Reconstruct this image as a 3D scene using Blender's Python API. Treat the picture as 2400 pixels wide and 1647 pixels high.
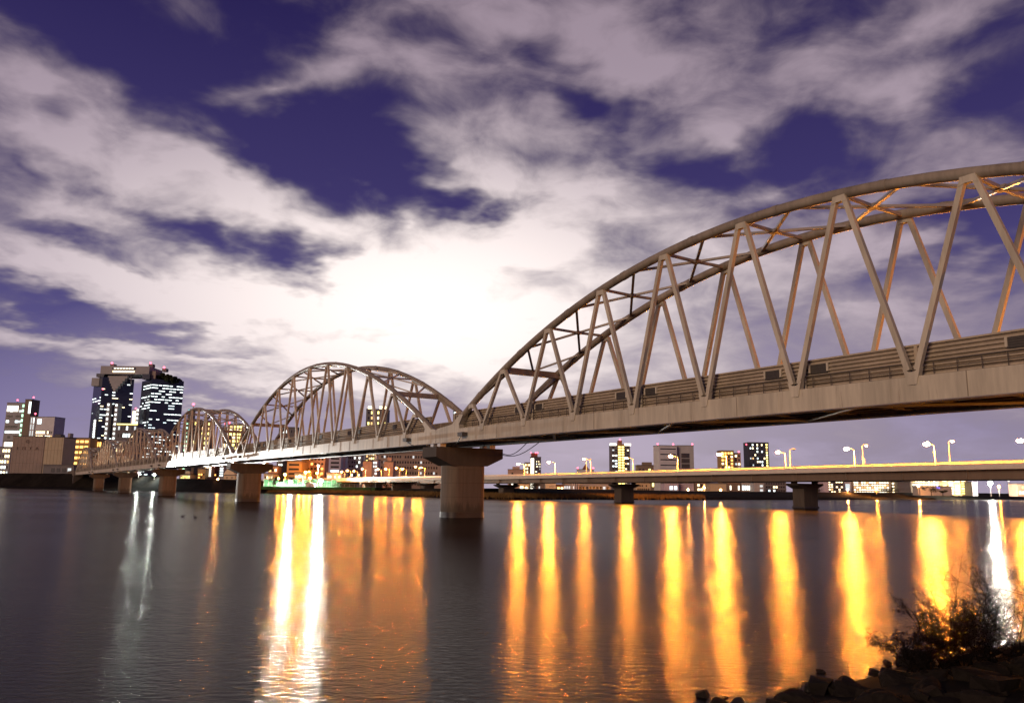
import bpy, bmesh, math, random
from mathutils import Vector, Matrix, noise

for o in list(bpy.data.objects):
    bpy.data.objects.remove(o)
SC = bpy.context.scene
COL = SC.collection
R = math.radians

# ------------------------------------------------------------------ camera
CAM_Z = 3.97
FPX, PITCH, ROLL = 1881.1, 0.1689, 0.0115        # focal length in photo pixels (2400 wide), tilt, roll
cam = bpy.data.cameras.new('camera')
cam.sensor_width = 36.0
cam.lens = FPX / 2400 * 36
cam.clip_start, cam.clip_end = 0.2, 30000
co = bpy.data.objects.new('camera', cam)
COL.objects.link(co)
co.matrix_world = Matrix.Translation((0, 0, CAM_Z)) @ Matrix.Rotation(math.pi/2 + PITCH, 4, 'X') @ Matrix.Rotation(ROLL, 4, 'Z')
SC.camera = co


def ray(x, y):
    a, b = x - 1200, y - 823.5
    c, s = math.cos(ROLL), math.sin(ROLL)
    u, v = a*c + b*s, -a*s + b*c
    X, yc = u/FPX, -v/FPX
    c, s = math.cos(PITCH), math.sin(PITCH)
    return Vector((X, c - yc*s, s + yc*c))


def at(x, y, Y):                                   # the place at distance Y seen at a photo pixel
    r = ray(x, y)
    r = r * (Y / r.y)
    return Vector((r.x, r.y, r.z + CAM_Z))


def azel(x, y):
    r = ray(x, y).normalized()
    return math.atan2(r.x, r.y), math.asin(r.z)


# ------------------------------------------------------------------ render settings
SC.render.engine = 'CYCLES'
SC.cycles.use_denoising = True
SC.cycles.max_bounces = 5
SC.cycles.diffuse_bounces = 2
SC.cycles.glossy_bounces = 3
SC.cycles.transmission_bounces = 2
SC.cycles.sample_clamp_indirect = 6
SC.cycles.sample_clamp_direct = 0
SC.cycles.caustics_reflective = False
SC.cycles.caustics_refractive = False
SC.view_settings.view_transform = 'Standard'
SC.view_settings.look = 'None'
SC.view_settings.exposure = 0
SC.view_settings.gamma = 1
SC.view_settings.use_curve_mapping = False

# ------------------------------------------------------------------ world: night sky with city-lit clouds
W = bpy.data.worlds.new('World')
SC.world = W
W.use_nodes = True
wn, wl = W.node_tree.nodes, W.node_tree.links
wn.clear()


class G:
    """tiny node helper"""
    def __init__(s, n, l):
        s.n, s.l = n, l

    def put(s, sock, v):
        if isinstance(v, bpy.types.NodeSocket):
            s.l.new(v, sock)
        else:
            sock.default_value = v

    def math(s, op, a, b=None, c=None, clamp=False):
        m = s.n.new('ShaderNodeMath')
        m.operation = op
        m.use_clamp = clamp
        s.put(m.inputs[0], a)
        if b is not None:
            s.put(m.inputs[1], b)
        if c is not None:
            s.put(m.inputs[2], c)
        return m.outputs[0]

    def vmath(s, op, a, b=None, out=0):
        m = s.n.new('ShaderNodeVectorMath')
        m.operation = op
        s.put(m.inputs[0], a)
        if b is not None:
            if op == 'SCALE':
                s.put(m.inputs[3], b)
            else:
                s.put(m.inputs[1], b)
        return m.outputs[out]

    def xyz(s, x, y, z):
        m = s.n.new('ShaderNodeCombineXYZ')
        for i, v in enumerate((x, y, z)):
            s.put(m.inputs[i], v)
        return m.outputs[0]

    def sep(s, v):
        m = s.n.new('ShaderNodeSeparateXYZ')
        s.l.new(v, m.inputs[0])
        return m.outputs

    def noise(s, v, scale, detail=4, rough=0.55, dist=0.0, out='Fac'):
        m = s.n.new('ShaderNodeTexNoise')
        s.put(m.inputs['Vector'], v)
        m.inputs['Scale'].default_value = scale
        m.inputs['Detail'].default_value = detail
        m.inputs['Roughness'].default_value = rough
        m.inputs['Distortion'].default_value = dist
        return m.outputs[out]

    def mix(s, f, a, b, typ='MIX'):
        m = s.n.new('ShaderNodeMix')
        m.data_type = 'RGBA'
        m.blend_type = typ
        s.put(m.inputs[0], f)
        s.put(m.inputs[6], a)
        s.put(m.inputs[7], b)
        return m.outputs[2]

    def ramp(s, f, stops, interp='LINEAR'):
        m = s.n.new('ShaderNodeValToRGB')
        m.color_ramp.interpolation = interp
        el = m.color_ramp.elements
        while len(el) < len(stops):
            el.new(0.5)
        for e, (p, c) in zip(el, stops):
            e.position = p
            e.color = c if len(c) == 4 else (*c, 1)
        s.l.new(f, m.inputs[0])
        return m.outputs[0]

    def sstep(s, v, lo, hi):
        m = s.n.new('ShaderNodeMapRange')
        m.interpolation_type = 'SMOOTHSTEP'
        s.put(m.inputs[0], v)
        m.inputs[1].default_value, m.inputs[2].default_value = lo, hi
        return m.outputs[0]

    def blob(s, v, cx, cy, rx, ry, rot):
        m = s.n.new('ShaderNodeMapping')
        m.vector_type = 'TEXTURE'
        s.l.new(v, m.inputs[0])
        m.inputs['Location'].default_value = (cx, cy, 0)
        m.inputs['Rotation'].default_value = (0, 0, rot)
        m.inputs['Scale'].default_value = (rx, ry, 1)
        g = s.n.new('ShaderNodeTexGradient')
        g.gradient_type = 'SPHERICAL'
        s.l.new(m.outputs[0], g.inputs[0])
        return g.outputs['Fac']


g = G(wn, wl)
tc = wn.new('ShaderNodeTexCoord')
dirn = g.vmath('NORMALIZE', tc.outputs['Generated'])
dx, dy, dz = g.sep(dirn)[:3]
az = g.math('ARCTAN2', dx, dy)
el = g.math('ARCSINE', dz)
v0 = g.xyz(az, el, 0.0)
# cloud layer seen in perspective: stretched towards the horizon
den = g.math('ADD', g.math('MAXIMUM', dz, 0.0), 0.16)
pl = g.xyz(g.math('DIVIDE', dx, den), g.math('DIVIDE', dy, den), 0.0)
# domain warp gives ragged, wind-drawn edges
wa = g.vmath('SUBTRACT', g.noise(pl, 1.7, 3, 0.55, 0, 'Color'), (0.5, 0.5, 0.5))
wb = g.vmath('SUBTRACT', g.noise(pl, 6.0, 3, 0.6, 0, 'Color'), (0.5, 0.5, 0.5))
wa = g.vmath('MULTIPLY', wa, (0.17, 0.085, 0))
wb = g.vmath('MULTIPLY', wb, (0.12, 0.055, 0))
vw = g.vmath('ADD', g.vmath('ADD', v0, wa), wb)
PXR = 1.0 / 1900
CLOUDS = [  # px x, px y, half width, half height, tilt (deg, + = falls to the right), weight
    (60, 190, 180, 90, 25, 1.15), (190, 290, 250, 110, 30, 1.2), (50, 320, 140, 90, 0, .9), (310, 215, 90, 55, 0, .8),
    (400, 390, 260, 110, 18, 1.1), (560, 450, 330, 90, 18, 1.1), (190, 465, 190, 75, 10, .8), (330, 510, 190, 50, 10, .6), (740, 510, 170, 110, 20, 1.0),
    (850, 600, 170, 110, 20, 1.0), (260, 640, 330, 95, 8, 1.3), (560, 710, 440, 90, 5, 1.4), (930, 690, 430, 140, 0, 1.6),
    (1130, 620, 300, 170, 0, 1.3), (50, 590, 150, 100, 0, 1.1), (70, 690, 120, 50, 5, .7), (1290, 580, 280, 200, -15, 1.1), (440, 600, 160, 30, 12, .5), (620, 620, 110, 30, 15, .7),
    (60, 790, 190, 60, 5, 1.0), (420, 830, 440, 40, 2, 1.1), (880, 820, 560, 75, 0, 1.3), (1200, 770, 420, 130, 0, 1.2), (360, 885, 260, 30, 0, .8), (760, 900, 420, 50, 2, 1.0), (1300, 900, 500, 70, 0, .9), (500, 960, 300, 25, 0, .6),
    (1180, 390, 210, 75, 18, 1.0), (1330, 440, 220, 90, 12, 1.1), (1440, 520, 220, 110, 0, .9), (960, 490, 80, 45, 15, .8), (1060, 525, 130, 40, 12, .8),
    (960, 165, 330, 70, 8, .9), (640, 205, 150, 36, -10, 1.0), (780, 175, 160, 45, -10, .8), (840, 130, 150, 70, 0, .5), (1200, 50, 420, 100, 0, 1.0), (1480, 150, 300, 120, 10, 1.0), (1530, 215, 190, 90, 15, .9),
    (1650, 60, 300, 90, 0, .6), (1930, 130, 260, 90, -8, .9), (2130, 190, 190, 110, 0, .9), (2200, 40, 260, 70, -10, .8), (1700, 305, 180, 75, 10, .8), (1460, 315, 140, 50, 0, .6), (1100, 250, 260, 60, 10, .5),
    (1850, 430, 120, 55, -5, 1.0), (2330, 320, 170, 90, -5, .8), (2200, 420, 200, 60, -20, .6), (1750, 620, 380, 130, 0, .9), (2060, 590, 270, 130, 0, .9), (2150, 740, 350, 120, 0, .7),
    (1620, 510, 150, 60, 0, .6), (1500, 800, 500, 130, 0, .7), (2100, 960, 500, 100, 0, .5), (80, 90, 90, 35, -20, .25), (560, 150, 70, 40, -25, .15), (570, 60, 160, 40, 25, .3),
    (1180, 300, 260, 70, 10, .75), (1350, 330, 240, 60, 5, .7), (1650, 200, 260, 90, 5, .8), (1000, 250, 200, 40, 10, .4), (2300, 120, 160, 80, -10, .6), (2150, 330, 200, 60, -15, .5), (120, 560, 160, 40, 5, .5), (700, 690, 300, 90, 5, 1.2), (380, 300, 150, 60, 20, .7),
    # clear gaps
    (330, 100, 400, 110, 8, -1.0), (640, 40, 220, 80, 20, -.7), (640, 330, 290, 95, 14, -1.1), (860, 370, 230, 70, 8, -1.0), (1040, 440, 150, 50, 12, -1.0), (1130, 480, 90, 35, 0, -.8),
    (1400, 255, 110, 42, 0, -.9), (1250, 120, 110, 40, 10, -.45), (1900, 330, 200, 90, -20, -1.1), (1940, 400, 140, 60, -20, -.7), (1630, 390, 150, 50, 20, -.7), (2350, 190, 130, 130, 0, -.8), (1930, 40, 160, 40, -20, -.5),
    (680, 600, 120, 75, 15, -1.2), (500, 555, 170, 40, 10, -.8), (200, 545, 180, 35, 8, -.7), (60, 390, 90, 40, 20, -.6), (150, 265, 60, 50, 40, -.6), (215, 420, 80, 40, 20, -.5),
    (140, 730, 260, 45, 8, -1.1), (330, 785, 260, 35, 5, -.9), (130, 940, 300, 60, 0, -.7), (560, 930, 200, 30, 0, -.4), (2290, 540, 90, 110, 20, -.9), (1830, 700, 170, 45, 0, -.4), (2050, 660, 160, 40, 0, -.5), (60, 870, 200, 45, 0, -.5),
]
FR = {}
for deg in (0, 14, -12):
    if deg == 0:
        FR[deg] = vw
    else:
        mq = wn.new('ShaderNodeMapping')
        mq.inputs['Rotation'].default_value = (0, 0, R(deg))
        wl.new(vw, mq.inputs[0])
        FR[deg] = mq.outputs[0]
pos_, neg_ = 0.0, 0.0
for (px, py, rx, ry, t, w) in CLOUDS:
    a, e = azel(px, py)
    deg = 14 if t >= 7 else (-12 if t <= -5 else 0)
    ct, st_ = math.cos(R(deg)), math.sin(R(deg))
    a, e = a*ct - e*st_, a*st_ + e*ct
    k_ = 1.55 if w > 0 else 1.2
    ax, ay, wt_ = rx*PXR*k_, ry*PXR*k_, abs(w)*1.25
    vm = wn.new('ShaderNodeVectorMath')
    vm.operation = 'MULTIPLY_ADD'
    wl.new(FR[deg], vm.inputs[0])
    vm.inputs[1].default_value = (1/ax, 1/ay, 0)
    vm.inputs[2].default_value = (-a/ax, -e/ay, 0)
    ln = wn.new('ShaderNodeVectorMath')
    ln.operation = 'LENGTH'
    wl.new(vm.outputs[0], ln.inputs[0])
    b = g.math('MULTIPLY_ADD', ln.outputs['Value'], -wt_, wt_)
    if w > 0:
        pos_ = g.math('SMOOTH_MAX', b, pos_, 0.22)
    else:
        neg_ = g.math('MAXIMUM', b, neg_)
acc = g.math('SUBTRACT', pos_, g.math('MULTIPLY', neg_, 0.85))
mp = wn.new('ShaderNodeMapping')
mp.inputs['Rotation'].default_value = (0, 0, R(14))
mp.inputs['Scale'].default_value = (1.0, 1.9, 1.0)
wl.new(g.vmath('ADD', v0, g.vmath('SCALE', wa, 0.5)), mp.inputs[0])
fbm = g.noise(pl, 2.2, 3, 0.5, 0.0)
fine = g.noise(mp.outputs[0], 9.5, 6, 0.55, 0.35)
D = g.math('MULTIPLY_ADD', g.math('SUBTRACT', fbm, 0.5), 0.8, acc)
D = g.math('MULTIPLY_ADD', g.math('SUBTRACT', fine, 0.5), 2.15, D)
dens = g.sstep(D, -0.30, 1.20)
# glow of the city under the cloud base, strongest over the far bank
ga, ge = azel(1000, 730)
glow = g.blob(v0, ga, ge, 0.72, 0.33, 0.0)
glow = g.math('POWER', g.sstep(glow, 0.0, 1.0), 1.35)
elc = g.math('MULTIPLY', g.math('MAXIMUM', el, 0.0), 1/0.75)
clear = g.ramp(elc, [(0.0, (0.30, 0.25, 0.36)), (0.09, (0.175, 0.15, 0.33)), (0.22, (0.10, 0.086, 0.235)), (0.42, (0.052, 0.041, 0.150)), (0.75, (0.022, 0.016, 0.085)), (1.0, (0.015, 0.012, 0.06))])
cdim = g.ramp(elc, [(0.0, (0.30, 0.25, 0.32)), (0.3, (0.37, 0.30, 0.36)), (0.8, (0.27, 0.21, 0.26)), (1.0, (0.22, 0.17, 0.21))])
cbri = g.mix(glow, cdim, (1.0, 0.89, 0.845, 1))
shade = g.math('MULTIPLY_ADD', g.math('SUBTRACT', D, 0.8), 0.55, 1.0)
shade = g.math('MINIMUM', g.math('MAXIMUM', shade, 0.55), 1.22)
cbri = g.mix(1.0, cbri, g.xyz(shade, shade, shade), 'MULTIPLY')
la, le = azel(1350, 1060)
lowg = g.math('POWER', g.blob(v0, la, le, 0.75, 0.24, 0.0), 0.8)
clear = g.mix(lowg, clear, (0.50, 0.42, 0.52, 1))
skyc = g.mix(dens, clear, cbri)
# below the horizon: dark land
skyc = g.mix(g.sstep(dz, -0.02, 0.0), (0.03, 0.026, 0.03, 1), skyc)
bg = wn.new('ShaderNodeBackground')
bg.inputs['Strength'].default_value = 1.0
wl.new(skyc, bg.inputs['Color'])
wo = wn.new('ShaderNodeOutputWorld')
wl.new(bg.outputs[0], wo.inputs['Surface'])
W.cycles.sampling_method = 'MANUAL'
W.cycles.sample_map_resolution = 256

# ------------------------------------------------------------------ one soft warm low light from the town behind the camera
sd = bpy.data.lights.new('sun', 'SUN')
sd.energy = 1.6
sd.angle = R(24)
sd.color = (1.0, 0.67, 0.43)
so = bpy.data.objects.new('sun', sd)
COL.objects.link(so)
so.rotation_euler = Vector((0.60, 0.74, -0.30)).to_track_quat('-Z', 'Y').to_euler()

# ------------------------------------------------------------------ materials
MATS = {}


def newmat(name):
    m = bpy.data.materials.new(name)
    m.use_nodes = True
    nt = m.node_tree
    b = nt.nodes['Principled BSDF']
    MATS[name] = m
    return m, G(nt.nodes, nt.links), b


def solid(name, col, rough=0.7, metal=0.0, var=0.18, scale=0.6, bump=0.0, streak=False, spec=0.5):
    m, g, b = newmat(name)
    t = g.n.new('ShaderNodeTexCoord')
    v = t.outputs['Object']
    ge = g.n.new('ShaderNodeNewGeometry')
    v = ge.outputs['Position']
    if streak:
        v = g.vmath('MULTIPLY', v, (1, 1, 0.12))
    n1 = g.noise(v, scale, 5, 0.6)
    n2 = g.noise(v, scale*7, 3, 0.6)
    f = g.math('MULTIPLY_ADD', n2, 0.4, g.math('MULTIPLY', n1, 0.6))
    lo = tuple(c*(1-var*1.6) for c in col)
    hi = tuple(min(1, c*(1+var)) for c in col)
    c = g.ramp(f, [(0.3, lo), (0.7, hi)])
    g.l.new(c, b.inputs['Base Color'])
    b.inputs['Roughness'].default_value = rough
    b.inputs['Metallic'].default_value = metal
    b.inputs['Specular IOR Level'].default_value = spec
    if bump:
        bp = g.n.new('ShaderNodeBump')
        bp.inputs['Strength'].default_value = bump
        bp.inputs['Distance'].default_value = 0.05
        g.l.new(n2, bp.inputs['Height'])
        g.l.new(bp.outputs[0], b.inputs['Normal'])
    return m


def emit(name, col, strength, sample=False):
    m, g, b = newmat(name)
    b.inputs['Base Color'].default_value = (col[0]*.5, col[1]*.5, col[2]*.5, 1)
    b.inputs['Emission Color'].default_value = (*col, 1)
    b.inputs['Emission Strength'].default_value = strength
    b.inputs['Roughness'].default_value = 0.4
    if not sample:
        m.cycles.emission_sampling = 'NONE'
    return m


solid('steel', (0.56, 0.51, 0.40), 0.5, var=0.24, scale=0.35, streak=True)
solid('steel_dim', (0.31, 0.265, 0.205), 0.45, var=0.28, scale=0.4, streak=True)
solid('brace', (0.30, 0.27, 0.25), 0.35, var=0.15, scale=0.8)
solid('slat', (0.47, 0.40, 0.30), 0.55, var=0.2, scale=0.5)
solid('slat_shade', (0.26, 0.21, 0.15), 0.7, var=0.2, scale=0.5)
solid('rail_dark', (0.10, 0.085, 0.07), 0.5, var=0.2)
solid('grille', (0.05, 0.045, 0.04), 0.6)
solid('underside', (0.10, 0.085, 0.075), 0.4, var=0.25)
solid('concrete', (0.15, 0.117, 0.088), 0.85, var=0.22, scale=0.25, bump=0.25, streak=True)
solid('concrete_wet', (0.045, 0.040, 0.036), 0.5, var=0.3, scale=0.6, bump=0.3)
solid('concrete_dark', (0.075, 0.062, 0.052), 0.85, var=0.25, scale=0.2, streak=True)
solid('road_girder', (0.15, 0.11, 0.08), 0.6, var=0.2, scale=0.1, streak=True)
solid('parapet', (0.62, 0.57, 0.50), 0.7, var=0.1)
solid('asphalt', (0.05, 0.05, 0.05), 0.85)
solid('galvanised', (0.62, 0.60, 0.56), 0.4, metal=0.2, var=0.1)
solid('ballast', (0.12, 0.11, 0.10), 0.95, var=0.4, scale=3)
solid('earth', (0.016, 0.013, 0.010), 0.95, var=0.5, scale=0.08, bump=0.3, spec=0.05)
solid('land', (0.05, 0.05, 0.042), 0.95, var=0.4, scale=0.02, spec=0.05)
solid('lawn', (0.05, 0.10, 0.035), 0.95, var=0.3, scale=0.15, spec=0.05)
solid('reed', (0.19, 0.115, 0.045), 0.9, var=0.45, scale=0.12, spec=0.05)
solid('leaf', (0.045, 0.065, 0.025), 0.8, var=0.4, scale=0.4, spec=0.05)
solid('net_green', (0.08, 0.26, 0.13), 0.8, var=0.2)
solid('leaf_dark', (0.022, 0.026, 0.014), 0.8, var=0.4, scale=0.4, spec=0.05)
solid('bark', (0.06, 0.045, 0.03), 0.9, var=0.3, spec=0.05)
solid('twig', (0.008, 0.006, 0.005), 0.9, var=0.3, spec=0.05)
solid('rock', (0.019, 0.016, 0.014), 0.9, var=0.35, scale=1.2, bump=0.6, spec=0.05)
solid('rock_wet', (0.02, 0.018, 0.017), 0.5, var=0.3, scale=1.2, bump=0.4)
solid('bird', (0.02, 0.017, 0.017), 0.8)
solid('cable', (0.015, 0.014, 0.013), 0.6)
for nm, c in dict(w_white=(.62, .60, .62), w_grey=(.36, .35, .36), w_dgrey=(.16, .15, .16), w_brown=(.22, .16, .12), w_tan=(.46, .39, .27), w_ochre=(.48, .31, .13), w_salmon=(.52, .33, .24),
                  w_lav=(.46, .42, .52), w_cream=(.58, .52, .40), w_rust=(.26, .10, .06), w_dblue=(.05, .055, .075), w_hull=(.30, .235, .20), w_roof=(.09, .085, .085)).items():
    solid(nm, c, 0.75, var=0.10, scale=0.15)
gg_ = G(MATS['concrete'].node_tree.nodes, MATS['concrete'].node_tree.links)
cb_ = gg_.n['Principled BSDF']
old = cb_.inputs['Base Color'].links[0].from_socket
ge_ = gg_.n.new('ShaderNodeNewGeometry')
pz = gg_.sep(ge_.outputs['Position'])[2]
fz = gg_.math('FRACT', gg_.math('DIVIDE', pz, 1.85))
line = gg_.sstep(gg_.math('ABSOLUTE', gg_.math('SUBTRACT', fz, 0.5)), 0.0, 0.025)
c1 = gg_.mix(gg_.math('SUBTRACT', 1.0, line), old, (.09, .07, .055, 1))
nz = gg_.noise(gg_.vmath('MULTIPLY', ge_.outputs['Position'], (2.2, 2.2, .35)), 1.0, 5, .65)
st = gg_.sstep(gg_.math('MULTIPLY_ADD', nz, 3.4, gg_.math('MULTIPLY', pz, -1.0)), -.6, .7)
c2 = gg_.mix(gg_.math('MULTIPLY', st, .75), c1, (.05, .045, .032, 1))
drip = gg_.noise(gg_.vmath('MULTIPLY', ge_.outputs['Position'], (3.0, 3.0, .05)), 1.0, 4, .6)
c3 = gg_.mix(gg_.sstep(drip, .56, .72), c2, (.085, .07, .055, 1))
gg_.l.new(c3, cb_.inputs['Base Color'])
# painted steel: rust bleeding from the joints
for nm_ in ('steel', 'steel_dim'):
    gg_ = G(MATS[nm_].node_tree.nodes, MATS[nm_].node_tree.links)
    cb_ = gg_.n['Principled BSDF']
    old = cb_.inputs['Base Color'].links[0].from_socket
    ge_ = gg_.n.new('ShaderNodeNewGeometry')
    rn_ = gg_.noise(gg_.vmath('MULTIPLY', ge_.outputs['Position'], (2.4, 2.4, .22)), 1.0, 5, .65)
    gg_.l.new(gg_.mix(gg_.math('MULTIPLY', gg_.sstep(rn_, .60, .74), .55), old, (.17, .10, .06, 1)), cb_.inputs['Base Color'])
m, gg, b = newmat('glass_dark')
b.inputs['Base Color'].default_value = (.030, .036, .062, 1)
b.inputs['Roughness'].default_value = .18
m, gg, b = newmat('glass_unlit')
b.inputs['Base Color'].default_value = (.03, .03, .035, 1)
b.inputs['Roughness'].default_value = .25
emit('lit_white', (.86, 1.0, .97), 3.0)
emit('lit_cool', (.75, .95, 1.0), 2.2)
emit('lit_dim', (.80, .92, .95), 0.8)
emit('lit_warm', (1.0, .80, .45), 3.6)
emit('lit_amber', (1.0, .62, .25), 1.3)
emit('lit_yellow', (1.0, .86, .25), 3.2)
emit('lit_orange', (1.0, .50, .12), 3.0)
emit('lit_pale', (1.0, .93, .75), 2.6)
emit('lit_green', (.45, 1.0, .62), 2.2)
emit('lit_blue', (.25, .20, 1.0), 2.5)
emit('lit_cyan', (.35, .95, 1.0), 1.4)
emit('beacon', (1.0, .10, .16), 6.0)
emit('sodium', (1.0, .31, .028), 8500, True)
emit('sodium_small', (1.0, .31, .028), 4500, True)
emit('flood_white', (1.0, .95, .80), 8000, True)
emit('flood_cool', (.92, 1.0, .92), 4000, True)
emit('small_white', (.9, 1.0, .9), 1200, True)
emit('small_orange', (1.0, .36, .08), 3200, True)

# water: slow river, tiny ripples blurred by time
m, gg, b = newmat('water')
ge = gg.n.new('ShaderNodeNewGeometry')
pos = ge.outputs['Position']
p1 = gg.vmath('MULTIPLY', pos, (0.55, 1.0, 1))
n1 = gg.noise(p1, 5.0, 4, .6, .5)
n2 = gg.noise(p1, 0.35, 3, .5, .3)
n3 = gg.noise(gg.vmath('MULTIPLY', pos, (.004, .03, 1)), 1.0, 3, .6)
hgt = gg.math('MULTIPLY_ADD', n2, .45, gg.math('MULTIPLY', n1, .44))
bp = gg.n.new('ShaderNodeBump')
bp.inputs['Strength'].default_value = 0.55
bp.inputs['Distance'].default_value = 0.11
gg.l.new(hgt, bp.inputs['Height'])
rr = gg.ramp(n3, [(0.35, (.135,)*3), (0.65, (.185,)*3)])
gl = gg.n.new('ShaderNodeBsdfGlossy')
gl.distribution = 'GGX'
gl.inputs['Color'].default_value = (1, .97, .95, 1)
gg.l.new(rr, gl.inputs['Roughness'])
gg.l.new(bp.outputs[0], gl.inputs['Normal'])
df = gg.n.new('ShaderNodeBsdfDiffuse')
df.inputs['Color'].default_value = (.008, .0065, .0065, 1)
fr = gg.n.new('ShaderNodeFresnel')
fr.inputs['IOR'].default_value = 1.33
gg.l.new(bp.outputs[0], fr.inputs['Normal'])
ms = gg.n.new('ShaderNodeMixShader')
gg.l.new(gg.math('MULTIPLY', fr.outputs[0], 0.38), ms.inputs[0])
gg.l.new(df.outputs[0], ms.inputs[1])
gg.l.new(gl.outputs[0], ms.inputs[2])
gg.l.new(ms.outputs[0], gg.n['Material Output'].inputs['Surface'])
gg.n.remove(b)


# ------------------------------------------------------------------ mesh helpers
def M(name):
    return MATS[name]


def setp(o, label=None, cat=None, group=None, kind=None):
    if label:
        o['label'] = label
    if cat:
        o['category'] = cat
    if group:
        o['group'] = group
    if kind:
        o['kind'] = kind
    return o


def link(name, data, parent=None, loc=(0, 0, 0), rot=None):
    o = bpy.data.objects.new(name, data)
    COL.objects.link(o)
    o.location = loc
    if rot is not None:
        o.rotation_euler = rot
    if parent is not None:
        o.parent = parent
    return o


def empty(name, loc, rz=0.0, **k):
    o = link(name, None, None, loc, (0, 0, rz))
    o.empty_display_size = 1
    return setp(o, **k)


class MB:
    def __init__(s):
        s.v, s.f = [], []

    def add(s, vs, fs):
        n = len(s.v)
        s.v += [tuple(v) for v in vs]
        s.f += [tuple(i + n for i in f) for f in fs]
        return s

    def box(s, x0, x1, y0, y1, z0, z1):
        return s.add([(x0, y0, z0), (x1, y0, z0), (x1, y1, z0), (x0, y1, z0), (x0, y0, z1), (x1, y0, z1), (x1, y1, z1), (x0, y1, z1)],
                     [(0, 3, 2, 1), (4, 5, 6, 7), (0, 1, 5, 4), (1, 2, 6, 5), (2, 3, 7, 6), (3, 0, 4, 7)])

    def beam(s, p, q, w, h, up=(0, 0, 1), w2=None, h2=None):
        p, q = Vector(p), Vector(q)
        d = (q - p).normalized()
        a = d.cross(Vector(up))
        if a.length < 1e-4:
            a = d.cross(Vector((0, 1, 0)))
        a.normalize()
        c = a.cross(d)
        vs = []
        for pt, ww, hh in ((p, w, h), (q, w2 or w, h2 or h)):
            for i, j in ((-1, -1), (1, -1), (1, 1), (-1, 1)):
                vs.append(pt + a*(i*ww/2) + c*(j*hh/2))
        return s.add(vs, [(0, 1, 2, 3), (7, 6, 5, 4), (4, 5, 1, 0), (5, 6, 2, 1), (6, 7, 3, 2), (7, 4, 0, 3)])

    def tube(s, pts, rad, n=12, cap=True):
        pts = [Vector(p) for p in pts]
        rads = rad if isinstance(rad, (list, tuple)) else [rad]*len(pts)
        rings = []
        base = len(s.v)
        ref = Vector((0, 1, 0))
        for i, p in enumerate(pts):
            d = (pts[min(i+1, len(pts)-1)] - pts[max(i-1, 0)]).normalized()
            a = d.cross(ref)
            if a.length < .1:
                a = d.cross(Vector((1, 0, 0)))
            a.normalize()
            c = a.cross(d)
            for k in range(n):
                t = 2*math.pi*k/n
                s.v.append(tuple(p + (a*math.cos(t) + c*math.sin(t))*rads[i]))
        for i in range(len(pts)-1):
            for k in range(n):
                a0, a1 = base + i*n + k, base + i*n + (k+1) % n
                s.f.append((a0, a1, a1+n, a0+n))
        if cap:
            s.f.append(tuple(base + k for k in range(n))[::-1])
            s.f.append(tuple(base + (len(pts)-1)*n + k for k in range(n)))
        return s

    def prism(s, poly, axis, a, b):
        """extrude a 2-d polygon along an axis ('x','y','z')"""
        def P(u, v, w):
            return {'x': (w, u, v), 'y': (u, w, v), 'z': (u, v, w)}[axis]
        n = len(poly)
        vs = [P(u, v, a) for u, v in poly] + [P(u, v, b) for u, v in poly]
        fs = [tuple(range(n))[::-1], tuple(range(n, 2*n))] + [(i, (i+1) % n, n + (i+1) % n, n + i) for i in range(n)]
        return s.add(vs, fs)

    def ball(s, c, r, nu=10, nv=6, sz=1.0):
        c = Vector(c)
        base = len(s.v)
        for i in range(nv+1):
            t = math.pi*i/nv
            for k in range(nu):
                p = 2*math.pi*k/nu
                s.v.append((c.x + r*math.sin(t)*math.cos(p), c.y + r*math.sin(t)*math.sin(p), c.z + r*sz*math.cos(t)))
        for i in range(nv):
            for k in range(nu):
                a0, a1 = base + i*nu + k, base + i*nu + (k+1) % nu
                s.f.append((a0, a0+nu, a1+nu, a1))
        return s

    def mesh(s, name, mat, smooth=False):
        me = bpy.data.meshes.new(name)
        me.from_pydata(s.v, [], s.f)
        bm = bmesh.new()
        bm.from_mesh(me)
        bmesh.ops.recalc_face_normals(bm, faces=bm.faces)
        bm.to_mesh(me)
        bm.free()
        if smooth:
            for p in me.polygons:
                p.use_smooth = True
            me.set_sharp_from_angle(angle=R(38))
        me.materials.append(M(mat))
        return me

    def build(s, name, mat, parent=None, smooth=False, center=True):
        loc = Vector((0, 0, 0))
        if center and s.v:
            lo = [min(v[i] for v in s.v) for i in range(3)]
            hi = [max(v[i] for v in s.v) for i in range(3)]
            loc = Vector([(lo[i] + hi[i])/2 for i in range(3)])
            if parent is None:
                loc.z = lo[2]
            s.v = [tuple(Vector(v) - loc) for v in s.v]
        return link(name, s.mesh(name, mat, smooth), parent, loc)


def subpart(o_part, mb, name, mat, smooth=False):
    """a sub-part given in the coordinates of the part's own parent"""
    o = mb.build(name, mat, None, smooth)
    # centre of mass handling: build() without parent puts origin at base
    o.location = Vector(o.location) - Vector(o_part.location)
    o.parent = o_part
    return o


def copy_tree(o, parent=None):
    c = o.copy()
    COL.objects.link(c)
    c.parent = parent
    for ch in list(o.children):
        copy_tree(ch, c)
    return c

# ------------------------------------------------------------------ the setting: water, banks, land
TH = 0.5708                                   # heading of the railway bridge, left of the camera axis
DB = Vector((-math.sin(TH), math.cos(TH), 0))
NB = Vector((math.cos(TH), math.sin(TH), 0))
BOFF, S1 = 51.3, 98.29                        # distance of its near truss, position of the first joint


def BW(s, off, z):
    return NB*(BOFF + off) + DB*s + Vector((0, 0, z))


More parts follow.
